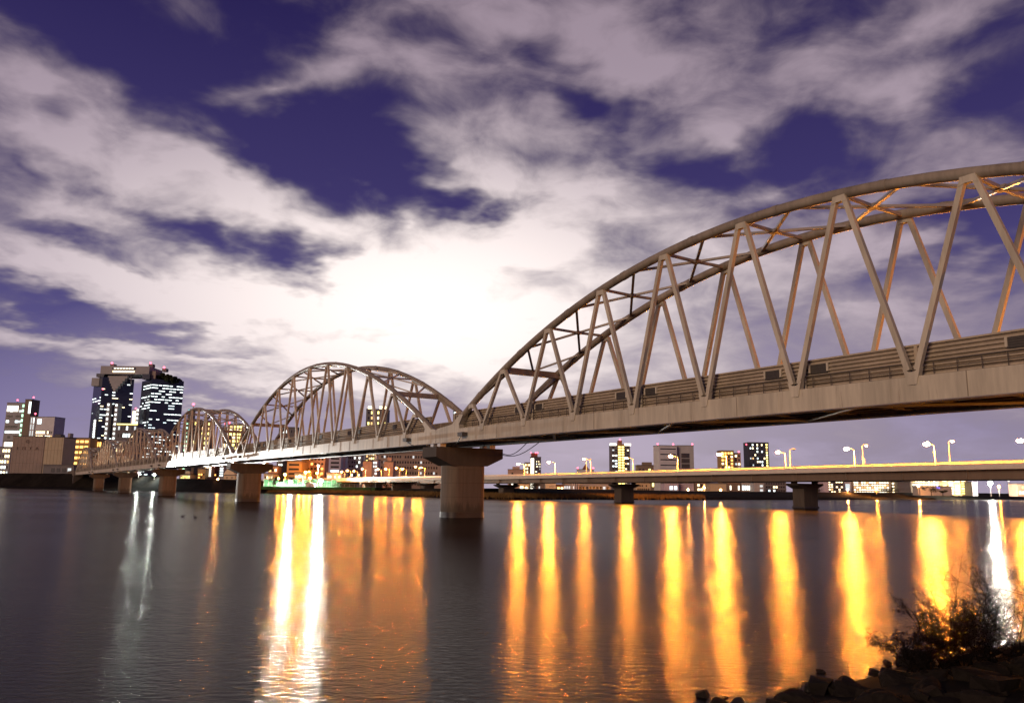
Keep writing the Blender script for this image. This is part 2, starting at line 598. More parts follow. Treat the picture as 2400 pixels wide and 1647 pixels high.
def on_off(px, py, off):                      # point of a plane parallel to the bridge seen at a pixel
    r = ray(px, py)
    t = (BOFF + off)/(r.x*NB.x + r.y*NB.y)
    q = r*t
    return q.x*DB.x + q.y*DB.y, q.z + CAM_Z


def sheet(name, pts, mat, z=0.0):
    mb = MB()
    mb.add([(x, y, z) for x, y in pts], [tuple(range(len(pts)))])
    return mb.build(name, mat)


w = sheet('river_water', [(-2500, -400), (2500, -400), (2500, 1600), (-2500, 1600)], 'water')
setp(w, 'dark calm river water with long coloured light reflections', 'water', kind='structure')
land = MB()
BANK = [(-1500, 1280, 11.5), (-800, 900, 11.5), (-385, 615, 11.5), (-262, 518, 10.5), (-205, 468, 7.6), (-165, 440, 7.2), (-140, 426, 6.6), (-126, 419, 3.4), (-92, 402, 3.0), (-59, 382, 3.2), (-28, 328, 3.6), (1, 301, 4.0),
        (44, 330, 4.0), (86, 358, 3.7), (185, 440, 4.0), (400, 640, 4.6), (800, 1000, 5.0), (1500, 1500, 5.0)]
PROF = [(-3, -1.2), (0, -0.02), (3, 0.9), (14, 1.5), (26, None), (32, None), (48, 2.6), (90, 2.6)]
rows = []
rnd = random.Random(4)
dens_bank = []
for i in range(len(BANK)-1):
    a, b_ = BANK[i], BANK[i+1]
    n = max(2, int(math.hypot(b_[0]-a[0], b_[1]-a[1])/14))
    for k in range(n):
        t = k/n
        dens_bank.append(tuple(a[j]*(1-t) + b_[j]*t for j in range(3)))
dens_bank.append(BANK[-1])
mb = MB()
for i, (x, y, h) in enumerate(dens_bank):
    j = rnd.uniform(-1.5, 1.5)
    for d, z in PROF:
        zz = h + rnd.uniform(-.15, .15) if z is None else z + (rnd.uniform(-.25, .25) if 2 < d < 20 else 0)
        mb.v.append((x + rnd.uniform(-.8, .8)*(d > 0), y + d + j*(d >= 0), zz))
m_ = len(PROF)
for i in range(len(dens_bank)-1):
    for k in range(m_-1):
        mb.f.append((i*m_+k, (i+1)*m_+k, (i+1)*m_+k+1, i*m_+k+1))
o = mb.build('far_riverbank', 'earth', smooth=True)
setp(o, 'dark grassy levee along the far side of the river', 'riverbank', kind='structure')
mb = MB()
pts = [(x, y+60) for x, y, h in BANK]
mb.add([(x, y, 2.55) for x, y in pts] + [(6000, 1900, 2.55), (9000, 12000, 2.55), (-9000, 12000, 2.55), (-6000, 1900, 2.55)], [tuple(range(len(pts)+4))])
o = mb.build('town_ground', 'land')
setp(o, 'flat dark town ground beyond the far levee', 'ground', kind='structure')
# floodlit riverside lawn
mb = MB()
LAWN = [(-132, 423), (-126, 421.5), (-92, 404.5), (-66, 391), (-62, 440), (-100, 470), (-140, 470)]
mb.add([(x, y+6, 3.62) for x, y in LAWN] + [(x, y+6, 2.0) for x, y in LAWN], [tuple(range(7)), tuple(range(7, 14))[::-1]] + [(i, (i+1) % 7, 7+(i+1) % 7, 7+i) for i in range(7)])
setp(mb.build('riverside_lawn', 'lawn'), 'floodlit green riverside lawn on the far bank', 'lawn', kind='structure')


# ------------------------------------------------------------------ railway bridge
GB, GT, WT, WID = 9.87, 11.60, 13.88, 7.84


def make_span(smid, p, L, zc, ac, near):
    root = empty('arch_bridge_span', BW(smid, 0, 0), TH - math.pi/2)
    zt = lambda t: zc - ac*t*t
    rib = lambda t: zt(t) + .55
    H = L/2
    sides = ((0.0, -1), (WID, 1))                                   # y of truss, outward direction
    for y0, out in sides:
        Y = lambda d: y0 - out*(-d)                                 # d: distance outwards
        # arch rib with splice collars
        n = 44
        ts = [-5.42 + 10.84*i/n for i in range(n+1)]
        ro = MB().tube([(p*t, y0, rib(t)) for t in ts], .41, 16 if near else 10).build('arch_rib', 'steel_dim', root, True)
        for k in range(-5, 6):
            for dt in ((.36,) if k < 5 else ()):
                t = k + dt
                a, b_ = (p*(t-.03), y0, rib(t-.03)), (p*(t+.03), y0, rib(t+.03))
                subpart(ro, MB().tube([a, b_], .44, 16 if near else 10), 'collar', 'steel_dim', True)
        # tie girder, flange, splice plates, feet
        gi = MB().box(-H+.06, H-.06, y0-.40, y0+.40, GB+.07, GT).build('tie_girder', 'steel', root)
        subpart(gi, MB().box(-H+.08, H-.08, y0-.52, y0+.52, GB, GB+.068), 'bottom_flange', 'brace')
        for k in range(-5, 6):
            x = p*(k+.28)
            yy = y0 + out*.405
            subpart(gi, MB().box(x-.45, x+.45, min(yy, yy+out*.012), max(yy, yy+out*.012), GB+.12, GT-.06), 'splice_plate', 'steel')
            x = p*(k-.12)
            if k % 2 == 0:
                subpart(gi, MB().box(x-.03, x+.03, min(yy, yy+out*.03), max(yy, yy+out*.03), GB+.1, GT-.02), 'seam_strip', 'steel_dim')
        for sx in (-1, 1):
            f = p*5.5
            poly = [(H-.08, GT-.1), (H-.08, GT+.12), (H-.55, GT+.30), (f-1.5, rib(5.5-1.5/p)+.25), (f-3.6, rib(5.5-3.6/p)+.30), (f-4.4, rib(5.5-4.4/p)-.30), (f-3.4, GT+.55), (f-3.6, GT-.1)]
            MB().prism([(sx*a, b_) for a, b_ in poly], 'y', y0-.415, y0+.415).build('rib_foot', 'steel', root)
        # hangers and gussets
        ys = y0 + out*.24
        for k in range(-5, 6):
            tt = 4.8*(1 if k > 0 else -1) if abs(k) == 5 else k
            for sgn in (-.5, .5):
                tb = k + sgn
                if abs(tb) > 4.6:
                    continue
                top = Vector((p*tt + sgn*.75, ys, zt(tt)+.12))
                bot = Vector((p*tb - sgn*.62, ys, GT+.42))
                MB().beam(top, bot, .36, .37, (1, 0, 0)).build('hanger', 'steel', root)
            x = p*tt
            MB().prism([(x-.62, zt(tt)-.28), (x-.5, zt(tt)+.32), (x+.5, zt(tt)+.32), (x+.62, zt(tt)-.28), (x+.22, zt(tt)-.16), (x-.22, zt(tt)-.16)], 'y', ys-.215, ys+.215).build('top_gusset', 'steel', root)
        for k in range(10):
            x = p*(k-4.5)
            y1, y2 = sorted((y0 + out*.05, y0 + out*.475))
            MB().prism([(x-.62, GT+.62), (x-.20, GT+.30), (x+.20, GT+.30), (x+.62, GT+.62), (x+.30, GT-.56), (x-.30, GT-.56)], 'y', y1, y2).build('hanger_gusset', 'steel', root)
        # noise wall
        wi = y0 - out*.62
        bays = 11
        bw = (L-7.0)/bays
        x0 = -(L-7.0)/2
        y1, y2 = sorted((wi, wi - out*.09))
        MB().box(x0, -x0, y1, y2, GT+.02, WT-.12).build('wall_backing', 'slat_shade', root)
        MB().box(x0, -x0, wi-.14, wi+.14, WT-.12, WT).build('wall_coping', 'slat', root)
        det = near and out < 0
        for b_ in range(bays):
            xa, xb = x0 + b_*bw + .12, x0 + (b_+1)*bw - .12
            ns = 7
            hs = (WT-.16 - GT-.10)/ns
            if det:
                for q in range(ns):
                    z = GT + .10 + q*hs
                    pr = [(wi-.02, z+.02), (wi-.135, z+.05), (wi-.135, z+hs*.52), (wi-.02, z+hs*.72)]
                    MB().prism(pr, 'x', xa, xb).build('wall_slat', 'slat', root)
            else:
                pm = MB()
                for q in range(ns):
                    z = GT + .10 + q*hs
                    e = out
                    pr = [(wi+e*.02, z+.02), (wi+e*.135, z+.05), (wi+e*.135, z+hs*.52), (wi+e*.02, z+hs*.72)]
                    pm.prism(pr if e < 0 else pr[::-1], 'x', xa, xb)
                pm.build('wall_panel', 'slat', root)
            MB().box(xa-.24, xa, wi-.19, wi+.19, GT+.01, WT-.122).build('wall_post', 'slat', root)
            if out < 0:
                xg = xa + bw*(.70 if b_ % 2 else .16)
                gr = MB().box(xg-.70, xg+.70, wi-.20, wi-.10, WT-1.12, WT-.42).build('louvre', 'grille', root)
                if det:
                    for sx in (-.78, .78):
                        subpart(gr, MB().box(xg+sx-.08, xg+sx+.08, wi-.26, wi-.09, WT-1.02, WT-.40), 'louvre_frame', 'steel')
                    for q in range(4):
                        subpart(gr, MB().box(xg-.68, xg+.68, wi-.225, wi-.205, WT-1.02+q*.16, WT-.98+q*.16), 'louvre_blade', 'rail_dark')
                    if b_ % 2 == 0:
                        for q in range(3):
                            MB().tube([(xa+.02+q*.17, wi-.30, GT), (xa+.02+q*.17, wi-.30, WT-.15)], .055, 8).build('downpipe', 'steel', root)
        if out < 0:
            yr = y0 + .20
            MB().tube([(x0, yr, GT+.98), (-x0, yr, GT+.98)], .045, 6).build('handrail', 'rail_dark', root)
            MB().tube([(x0, yr, GT+.50), (-x0, yr, GT+.50)], .030, 6).build('handrail', 'rail_dark', root)
            if near:
                pmesh = None
                x = x0 + .8
                while x < -x0:
                    if pmesh is None:
                        po = MB().tube([(x, yr, GT), (x, yr, GT+.98)], .035, 6).build('railing_post', 'rail_dark', root)
                        pmesh = po
                    else:
                        c = pmesh.copy()
                        COL.objects.link(c)
                        c.location.x = x
                    x += 1.55
            for sx in (-1, 1):
                bx = sx*(H - 8.2)
                bo = MB().box(bx-.62, bx+.62, y0-1.25, y0-.52, GB+.62, GB+1.12).build('service_box', 'rail_dark', root)
                cb = [(bx+sx*.3, y0-.9, GB+.64), (bx+sx*1.2, y0-.75, GB+.1), (bx+sx*2.4, y0-.3, GB-.12), (bx+sx*3.4, y0+.4, GB-.25)]
                subpart(bo, MB().tube(cb, .045, 6), 'cable', 'cable', True)
    # lateral bracing between the ribs
    for k in range(-3, 4):
        A = lambda t: Vector((p*t, .1, rib(t) - .05))
        B_ = lambda t: Vector((p*t, WID-.1, rib(t) - .05))
        MB().beam(A(k-.5), B_(k+.5), .26, .22).build('lateral_brace', 'brace', root)
        MB().beam(A(k+.5) - Vector((0, 0, .004)), B_(k-.5) - Vector((0, 0, .004)), .26, .22).build('lateral_brace', 'brace', root)
        zz = (rib(k-.5)+rib(k+.5))/2 - .05
        MB().beam((p*k, .1, rib(k)-.1), (p*k, WID/2, zz-.002), .22, .26).build('lateral_strut', 'brace', root)
        MB().beam((p*k, WID-.1, rib(k)-.1), (p*k, WID/2, zz-.002), .22, .26).build('lateral_strut', 'brace', root)
        MB().box(p*k-.42, p*k+.42, WID/2-.42, WID/2+.42, zz-.145, zz+.145).build('brace_hub', 'brace', root)
    for sx in (-1, 1):
        P = lambda t, y, dz=0: Vector((sx*p*t, y, rib(t)+dz))
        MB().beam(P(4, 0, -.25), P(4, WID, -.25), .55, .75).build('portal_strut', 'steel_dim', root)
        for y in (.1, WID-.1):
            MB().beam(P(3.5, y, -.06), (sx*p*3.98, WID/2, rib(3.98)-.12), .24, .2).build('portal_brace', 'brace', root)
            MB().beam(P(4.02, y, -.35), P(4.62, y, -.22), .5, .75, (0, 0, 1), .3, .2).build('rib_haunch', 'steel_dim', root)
    # deck underside
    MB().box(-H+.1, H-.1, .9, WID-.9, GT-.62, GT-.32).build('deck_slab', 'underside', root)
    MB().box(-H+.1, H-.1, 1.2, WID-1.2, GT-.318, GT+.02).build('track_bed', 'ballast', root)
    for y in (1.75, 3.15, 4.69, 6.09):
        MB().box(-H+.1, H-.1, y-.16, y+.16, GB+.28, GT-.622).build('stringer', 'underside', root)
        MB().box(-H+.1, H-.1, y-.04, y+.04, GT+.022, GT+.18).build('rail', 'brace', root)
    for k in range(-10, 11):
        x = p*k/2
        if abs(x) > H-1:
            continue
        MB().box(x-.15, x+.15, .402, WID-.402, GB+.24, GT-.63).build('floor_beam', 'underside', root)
    for k in range(-5, 5):
        x = p*(k+.5)
        ya, yb = (.5, WID-.5) if k % 2 else (WID-.5, .5)
        MB().beam((x-p/2, ya, GB+.13), (x+p/2, yb, GB+.13), .30, .16).build('bottom_brace', 'galvanised', root)
    return root


SPANG = 'arch spans of the railway bridge'
near_span = make_span(S1 - 54.27, 9.321, 108.54, 25.81, .5045, True)
setp(near_span, 'nearest and largest steel arch span, rising out of the right edge of the picture', 'bridge', SPANG)
span2 = make_span(S1 + 54.8, 9.96, 109.6, 26.42, .5348, False)
setp(span2, 'second steel arch span, landing left of the big mid-river concrete pier', 'bridge', SPANG)
for i, lab in enumerate(['third steel arch span from the right, the one with a red beacon above it', 'fourth steel arch span from the right, in front of the glass twin towers',
                         'fifth steel arch span from the right, small and second from the far end', 'smallest farthest steel arch span, beside the blocky warehouse']):
    c = copy_tree(span2)
    c.location = BW(S1 + 54.8 + 109.6*(i+1), 0, 0)
    setp(c, lab, 'bridge', SPANG)
    if i == 0:
        b0 = MB().tube([(0, 0, 26.42+.9), (0, 0, 26.42+1.9)], .12, 6).build('beacon_mast', 'brace', c)
        subpart(b0, MB().ball((0, 0, 26.42+2.2), .42), 'beacon_light', 'beacon')


def make_pier(s):
    root = empty('bridge_pier', BW(s, WID/2, 0), TH - math.pi/2)

    def stad(hx, hy, r, n=12):
        pts = []
        for cx, cy, a0 in ((hx-r, hy-r, 0), (-hx+r, hy-r, 90), (-hx+r, -hy+r, 180), (hx-r, -hy+r, 270)):
            for i in range(n+1):
                a = R(a0 + 90*i/n)
                pts.append((cx + r*math.cos(a), cy + r*math.sin(a)))
        return pts
    MB().prism(stad(2.0, 2.8, 1.2), 'z', -3, 7.05).build('column', 'concrete', root, True)
    MB().prism(stad(2.03, 2.83, 1.22), 'z', -3.02, .72).build('tide_band', 'concrete_wet', root, True)
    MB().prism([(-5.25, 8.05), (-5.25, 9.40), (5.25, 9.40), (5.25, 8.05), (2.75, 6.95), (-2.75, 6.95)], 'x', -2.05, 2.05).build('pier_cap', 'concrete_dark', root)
    for x in (-1.0, 1.0):
        for y in (-3.92, 3.92):
            MB().box(x-.42, x+.42, y-.45, y+.45, 9.402, GB-.01).build('bearing', 'galvanised', root)
    return root


PG = 'concrete piers of the railway bridge'
pier1 = make_pier(S1)
setp(pier1, 'largest concrete pier, hammerhead shape standing in mid-river at the picture centre', 'pier', PG)
for i, lab in enumerate(['second concrete bridge pier from the right, beside the floodlit park', 'third concrete bridge pier from the right, under the white lit girder', 'fourth concrete bridge pier, second from the far left bank', 'farthest smallest concrete bridge pier at the left bank edge']):
    c = copy_tree(pier1)
    c.location = BW(S1 + 109.6*(i+1), WID/2, 0)
    setp(c, lab, 'pier', PG)
# slack cables between the first pier and the underside of the near span
mb = MB()
for k in range(2):
    pts = []
    for i in range(9):
        t = i/8
        a, b_ = BW(S1 - 1.9, 8.9, 8.9 - k*.25), BW(S1 - 11 - 3*k, 7.4, 10.0)
        q = a.lerp(b_, t)
        q.z -= 1.0*math.sin(math.pi*t)*(1-t*.3)
        pts.append(q)
    mb.tube(pts, .05, 6)
    lab = ['upper', 'lower'][k]
    setp(mb.build('hanging_cable', 'cable', None, True), lab + ' of two slack black cables beside the mid-river pier cap', 'cable', 'slack cables at the pier')
    mb = MB()
# abutment on the far bank
a = empty('bridge_abutment', BW(S1 + 109.6*5 + 1, WID/2, 0), TH - math.pi/2, label='concrete abutment carrying the far end of the arch bridge', cat='abutment')
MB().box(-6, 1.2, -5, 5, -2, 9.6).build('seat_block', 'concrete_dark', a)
MB().box(-60, -1.3, -4.6, 4.6, 9.62, 13.2).build('approach_wall', 'concrete', a)

# added floodlights on invented brackets at two piers, put in to whiten the girder
for s, lab, en in ((S1 + 219.2 - 3, 'added floodlight on a bracket at the third pier, shining along the girder', 8.5e5), (S1 + 109.6 - 3, 'added floodlight on a bracket at the pier beside the park, shining along the girder', 5e4)):
    f = empty('added_floodlight', BW(s, -1.2, 8.3), TH - math.pi/2, label=lab, cat='floodlight', group='added girder floodlights')
    MB().beam((0, .1, 0), (0, -6.6, .3), .12, .12).build('bracket', 'rail_dark', f)
    MB().box(-.3, .3, -6.9, -6.4, .3, .6).build('lamp_housing', 'rail_dark', f)
    ld = bpy.data.lights.new('added_floodlight_lamp', 'SPOT')
    ld.energy = en
    ld.spot_size = R(27)
    ld.spot_blend = 1.0
    ld.shadow_soft_size = .3
    ld.color = (1, .97, .9)
    lo = link('lamp', ld, f, (0, -6.6, .8))
    lo.rotation_euler = (Vector((46, 7.4, 1.0))).to_track_quat('-Z', 'Y').to_euler()

# ------------------------------------------------------------------ road bridge behind
HOFF = 112.0


def lerp_tab(tab, s):
    if s <= tab[0][0]:
        return tab[0][1]
    for (a, b_), (c, d) in zip(tab, tab[1:]):
        if s <= c:
            return b_ + (d-b_)*(s-a)/(c-a)
    return tab[-1][1]


ZT = [(-80, 7.1), (75, 6.2), (140, 5.75), (270, 4.8), (400, 4.45), (640, 4.2)]
ZB = [(-80, 3.25), (75, 2.85), (140, 2.5), (270, 1.95), (332, 1.85)]
dzt = lambda s: lerp_tab(ZT, s) + CAM_Z
dzb = lambda s: lerp_tab(ZB, s) + CAM_Z if s < 333 else dzt(s) - 2.1


def loft(name, stations, sect, mat, parent, smooth=False):
    mb = MB()
    n = None
    for s in stations:
        pr = sect(s)
        n = len(pr)
        mb.v += [tuple(BW(s, HOFF + y, z) - Vector(parent.location)) for y, z in pr]
    for i in range(len(stations)-1):
        for k in range(n):
            a0, a1 = i*n + k, i*n + (k+1) % n
            mb.f.append((a0, a1, a1+n, a0+n))
    mb.f.append(tuple(range(n)))
    mb.f.append(tuple(range((len(stations)-1)*n, len(stations)*n)))
    return mb.build(name, mat, parent, smooth)


rb = empty('road_bridge', BW(195, HOFF, 0), 0, label='long low road bridge with lit deck crossing behind the railway arches', cat='bridge')
ST = [-80, -20, 40, 75, 110, 140, 180, 230, 270, 300, 332]
SV = [333, 370, 400, 450, 520, 640]
rect = lambda y0, y1, f0, f1: (lambda s: [(y0, f0(s)), (y1, f0(s)), (y1, f1(s)), (y0, f1(s))])
loft('box_girder', ST, rect(1.3, 17.0, dzb, lambda s: dzt(s)-1.42), 'road_girder', rb)
loft('deck_slab', ST+SV, rect(0.0, 18.4, lambda s: dzt(s)-1.42, lambda s: dzt(s)-1.0), 'parapet', rb)
loft('road_surface', ST+SV, rect(.45, 17.9, lambda s: dzt(s)-.998, lambda s: dzt(s)-.96), 'asphalt', rb)
loft('near_parapet', ST+SV, lambda s: [(.0, dzt(s)-.998), (.42, dzt(s)-.998), (.36, dzt(s)-.25), (.14, dzt(s)-.25)], 'parapet', rb)
loft('far_parapet', ST+SV, lambda s: [(18.0, dzt(s)-.998), (18.4, dzt(s)-.998), (18.4, dzt(s)+.9), (18.15, dzt(s)+.9)], 'parapet', rb)
loft('median_barrier', ST+SV, lambda s: [(8.6, dzt(s)-.958), (9.2, dzt(s)-.958), (9.0, dzt(s)+.05), (8.8, dzt(s)+.05)], 'parapet', rb)
for dz in (.0, .28):
    loft('guard_rail', ST+SV, rect(.19, .31, lambda s: dzt(s)-.12+dz, lambda s: dzt(s)+.02+dz), 'galvanised', rb)
loft('viaduct_beam', SV, rect(2.0, 16.4, dzb, lambda s: dzt(s)-1.421), 'road_girder', rb)
po0 = None
s = 66.0
while s < 330:
    q = BW(s, HOFF + .25, dzt(s)) - Vector(rb.location)
    if po0 is None:
        po0 = MB().box(-.06, .06, -.06, .06, -.26, .30).build('rail_post', 'galvanised', rb)
        po0.location = q + Vector((0, 0, .02))
    else:
        c = po0.copy()
        COL.objects.link(c)
        c.location = q + Vector((0, 0, .02))
    s += 3.4
for k in range(20):                                          # web stiffeners on the near face
    s = 60 + k*13.6
    q = BW(s, HOFF + 1.24, 0) - Vector(rb.location)
    MB().box(q.x-.14, q.x+.14, q.y-.08, q.y+.08, dzb(s)+.12, dzt(s)-1.45).build('web_stiffener', 'road_girder', rb)
RP = 'road bridge piers'
for px, lab in ((1881, 'dark road bridge pier in the water, rightmost of the row'), (1457, 'dark road bridge pier in the water, middle one below the lit tower'), (1182, 'dark road bridge pier close to the right of the big concrete pier'), (997, 'dark road bridge pier on the far bank, just left of the big concrete pier')):
    s, _ = on_off(px, 1160, 120)
    r = empty('road_pier', BW(s, HOFF + 9, 0), TH - math.pi/2, label=lab, cat='pier', group=RP)
    zb = dzb(s)
    MB().box(-1.7, 1.7, -2.6, 2.6, -2, zb-1.6).build('shaft', 'concrete_dark', r)
    MB().prism([(-2.7, zb-1.75), (-5.0, zb-.9), (-5.0, zb-.5), (5.0, zb-.5), (5.0, zb-.9), (2.7, zb-1.75)], 'x', -1.8, 1.8).build('cap_beam', 'concrete_dark', r)
    for y in (-4, 4):
        MB().box(-.6, .6, y-.5, y+.5, zb-.498, zb-.01).build('bearing', 'concrete_dark', r)
    MB().box(-1.9, 1.9, -2.8, 2.8, -2.02, .4).build('footing', 'concrete_wet', r)
for i, s in enumerate((368, 404, 440)):
    r = empty('viaduct_pier', BW(s, HOFF + 9, 0), TH - math.pi/2, label='slim viaduct pier on the far bank, %s from the big concrete pier' % ['first', 'second', 'third'][i], cat='pier', group='viaduct piers')
    MB().box(-.9, .9, -5, 5, 1, dzb(s)-.9).build('shaft', 'concrete', r)
    MB().box(-1.2, 1.2, -7, 7, dzb(s)-.9, dzb(s)-.02).build('cap_beam', 'concrete', r)


def street_lamp(base, zhead, arm, label, group, mat='sodium', r=.55, lit=True):
    """base: world point; arm: horizontal vector to the head"""
    o = empty('street_lamp', base, 0, label=label, cat='street lamp', group=group)
    h = zhead - base.z
    MB().tube([(0, 0, 0), (0, 0, h*.55), (0, 0, h)], [.16, .12, .09], 8).build('pole', 'galvanised', o, True)
    a = Vector(arm)
    MB().tube([(0, 0, h-.05), tuple(a*.5 + Vector((0, 0, h+.28))), tuple(a + Vector((0, 0, h+.32)))], .06, 6).build('arm', 'galvanised', o, True)
    u = a.normalized()
    hd = MB().beam(tuple(a - u*.1 + Vector((0, 0, h+.36))), tuple(a + u*.95 + Vector((0, 0, h+.40))), .42, .20).build('lamp_head', 'galvanised', o)
    ln = MB().ball(a + u*.45 + Vector((0, 0, h+.16)), r, 10, 6, .62)
    subpart(hd, ln, 'lens', mat if lit else 'glass_unlit', True)
    return o


RL = 'lit lamps along the road bridge'
LAMPS = [(1216.5, 1086.8, 'lit road bridge lamp in front of the low pink building right of the big pier'), (1288, 1082, 'lit road bridge lamp just right of the white-striped tower'), (1370.7, 1075, 'lit road bridge lamp alone in the gap before the tall yellow-lit tower'),
         (1469, 1072, 'lit road bridge lamp in front of the tall yellow-lit tower'), (1573.6, 1068, 'lit road bridge lamp in front of the wide grey office block'), (1687.7, 1064, 'lit road bridge lamp at the orange apartment tower'),
         (1824.8, 1058.6, 'lit road bridge lamp just right of the dark speckled tower'), (1986, 1050, 'lit near road bridge lamp, third from the right edge'), (2173.6, 1039, 'lit near road bridge lamp, second from the right edge'), (2392.6, 1031, 'lit near road bridge lamp cut by the right edge')]
for (hx, hy, lab), lr in zip(LAMPS, (.50, .54, .34, .42, .56, .60, .46, .60, .62, .60)):
    s, z = on_off(hx, hy, HOFF + 6.4)
    street_lamp(BW(s, HOFF + 8.9, dzt(s)-.0), z-.3, -NB*2.4, lab, RL, 'sodium', lr)
for hx, hy, lab, lit in ((1379, 1076, 'unlit back road lamp in the gap before the tall yellow-lit tower', False), (1856, 1052, 'unlit thin road lamp facing away, right of the dark speckled tower', False),
                         (2025.8, 1042.7, 'smaller lit road lamp facing away, with a box on its pole', True), (2228, 1032.4, 'smaller lit road lamp facing away, nearest the right edge', True)):
    s, z = on_off(hx, hy, HOFF + 15.5)
    o = street_lamp(BW(s, HOFF + 14.6, dzt(s)-.95), z-.3, NB*1.2, lab, 'back row road lamps', 'sodium_small', .26, lit)
    if hx == 2025.8:
        MB().box(-.22, .22, -.5, -.17, 2.2, 3.2).build('control_box', 'galvanised', o)
VL = [(987, 1095), (973.6, 1093), (943.6, 1098), (929, 1096), (904, 1098), (886, 1099), (849, 1098), (830, 1103), (814, 1102), (801, 1105), (782, 1104), (743, 1108), (724, 1105)]
for i, (hx, hy) in enumerate(VL):
    s, z = on_off(hx, hy, HOFF + 6 + (i % 2)*6)
    street_lamp(BW(s, HOFF + 8 + (i % 2)*6, dzt(s)-.95), z-.3, -NB*1.6, 'orange viaduct lamp on the far bank, number %s leftwards from the big pier' % ['one', 'two', 'three', 'four', 'five', 'six', 'seven', 'eight', 'nine', 'ten', 'eleven', 'twelve', 'thirteen'][i], 'viaduct lamps on the far bank', 'sodium_small', .34)

# ------------------------------------------------------------------ town beyond the river
ZG = 2.55


def win_mesh(cache, w, h, mat):
    k = (round(w, 3), round(h, 3), mat)
    if k not in cache:
        cache[k] = MB().box(-w/2, w/2, -.14, .10, -h/2, h/2).mesh('window', mat)
    return cache[k]


def pick(rn, table):
    t = rn.random()
    for m, p_ in table:
        if t < p_:
            return m
        t -= p_
    return None


def windows(root, w, h, depth, floors, cols, table, rn, face='front', z0=2.0, z1=None, x0=None, x1=None, fw=.62, fh=.5, name='window', rows_same=False):
    cache = {}
    z1 = h - 1.2 if z1 is None else z1
    span = depth if face in ('left', 'right') else w
    x0 = -span/2 + span*.05 if x0 is None else x0
    x1 = span/2 - span*.05 if x1 is None else x1
    cw, ch = (x1-x0)/cols, (z1-z0)/floors
    for f in range(floors):
        rowm = pick(rn, table)
        for c in range(cols):
            m = rowm if rows_same else pick(rn, table)
            if m is None or (rows_same and rn.random() < .15):
                continue
            if m == 'lit_white' and rn.random() < .4:
                m = rn.choice(('lit_cool', 'lit_dim', 'lit_cool', 'lit_pale'))
            elif m in ('lit_warm', 'lit_pale', 'lit_yellow') and rn.random() < .3:
                m = rn.choice(('lit_amber', 'lit_warm'))
            me = win_mesh(cache, cw*fw, ch*fh, m)
            u, z = x0 + cw*(c+.5), z0 + ch*(f+.5)
            o = bpy.data.objects.new(name, me)
            COL.objects.link(o)
            o.parent = root
            if face == 'front':
                o.location = (u, 0, z)
            elif face == 'right':
                o.location = (w/2, depth/2 + u, z)
                o.rotation_euler = (0, 0, math.pi/2)
            else:
                o.location = (-w/2, depth/2 + u, z)
                o.rotation_euler = (0, 0, -math.pi/2)


BIDX = [0]


def building(name, label, x0, x1, ytop, Y, wall='w_grey', depth=18, yaw=0.0, floors=0, cols=0, table=(), roof='w_roof', beacons=(), zb=ZG, cat='building', group=None, side=None, wk=None, plant=False, ybase=None, h=None):
    BIDX[0] += 1
    rn = random.Random(BIDX[0]*17 + 3)
    ym = (ytop + 1130)/2
    a, b_ = at(x0, ym, Y), at(x1, ym, Y)
    w = (b_.x - a.x)/max(.5, math.cos(yaw))
    if ybase is not None:
        zb = at((x0+x1)/2, ybase, Y).z
    h = h or at((x0+x1)/2, ytop, Y).z - zb
    root = empty(name, ((a.x+b_.x)/2, Y, zb), yaw, label=label, cat=cat)
    if group:
        root['group'] = group
    MB().box(-w/2, w/2, 0, depth, 0, h-.6).build('wall', wall, root)
    MB().box(-w/2-.25, w/2+.25, -.25, depth+.25, h-.6, h).build('roof', roof, root)
    if plant:
        MB().box(-w*.22, w*.22, depth*.3, depth*.75, h, h + h*.06 + 1.5).build('roof_plant', wall, root)
    if floors:
        windows(root, w, h, depth, floors, cols, table, rn, **(wk or {}))
        k_ = wk or {}
        za, zb_ = k_.get('z0', 2.0), k_.get('z1') or h-1.2
        for f in range(0, floors+1, 1 if floors < 10 else 2):
            z = za + (zb_-za)*f/floors
            MB().box(-w/2-.12, w/2+.12, -.42, .05, z-.16, z+.10).build('floor_ledge', wall, root)
    if side:
        windows(root, w, h, depth, side[1], side[2], side[3], rn, face=side[0])
    for fx, dz in beacons:
        m = MB().tube([((fx-.5)*w, depth*.3, h), ((fx-.5)*w, depth*.3, h + dz)], .25, 5).build('beacon_mast', 'w_dgrey', root)
        subpart(m, MB().ball(((fx-.5)*w, depth*.3, h+dz+.5), Y*.0011), 'beacon_light', 'beacon')
    return root, w, h, rn


W3 = [('lit_white', .35), ('lit_cool', .15), ('glass_unlit', .5)]
WARM = [('lit_warm', .45), ('lit_yellow', .15), ('glass_unlit', .4)]
ORA = [('lit_orange', .8), ('glass_unlit', .2)]
YEL = [('lit_yellow', .85), ('glass_unlit', .15)]
FEW = [('lit_white', .10), ('lit_warm', .06), ('glass_unlit', .70)]
MIX = [('lit_white', .22), ('lit_warm', .2), ('lit_dim', .1), ('glass_unlit', .45)]

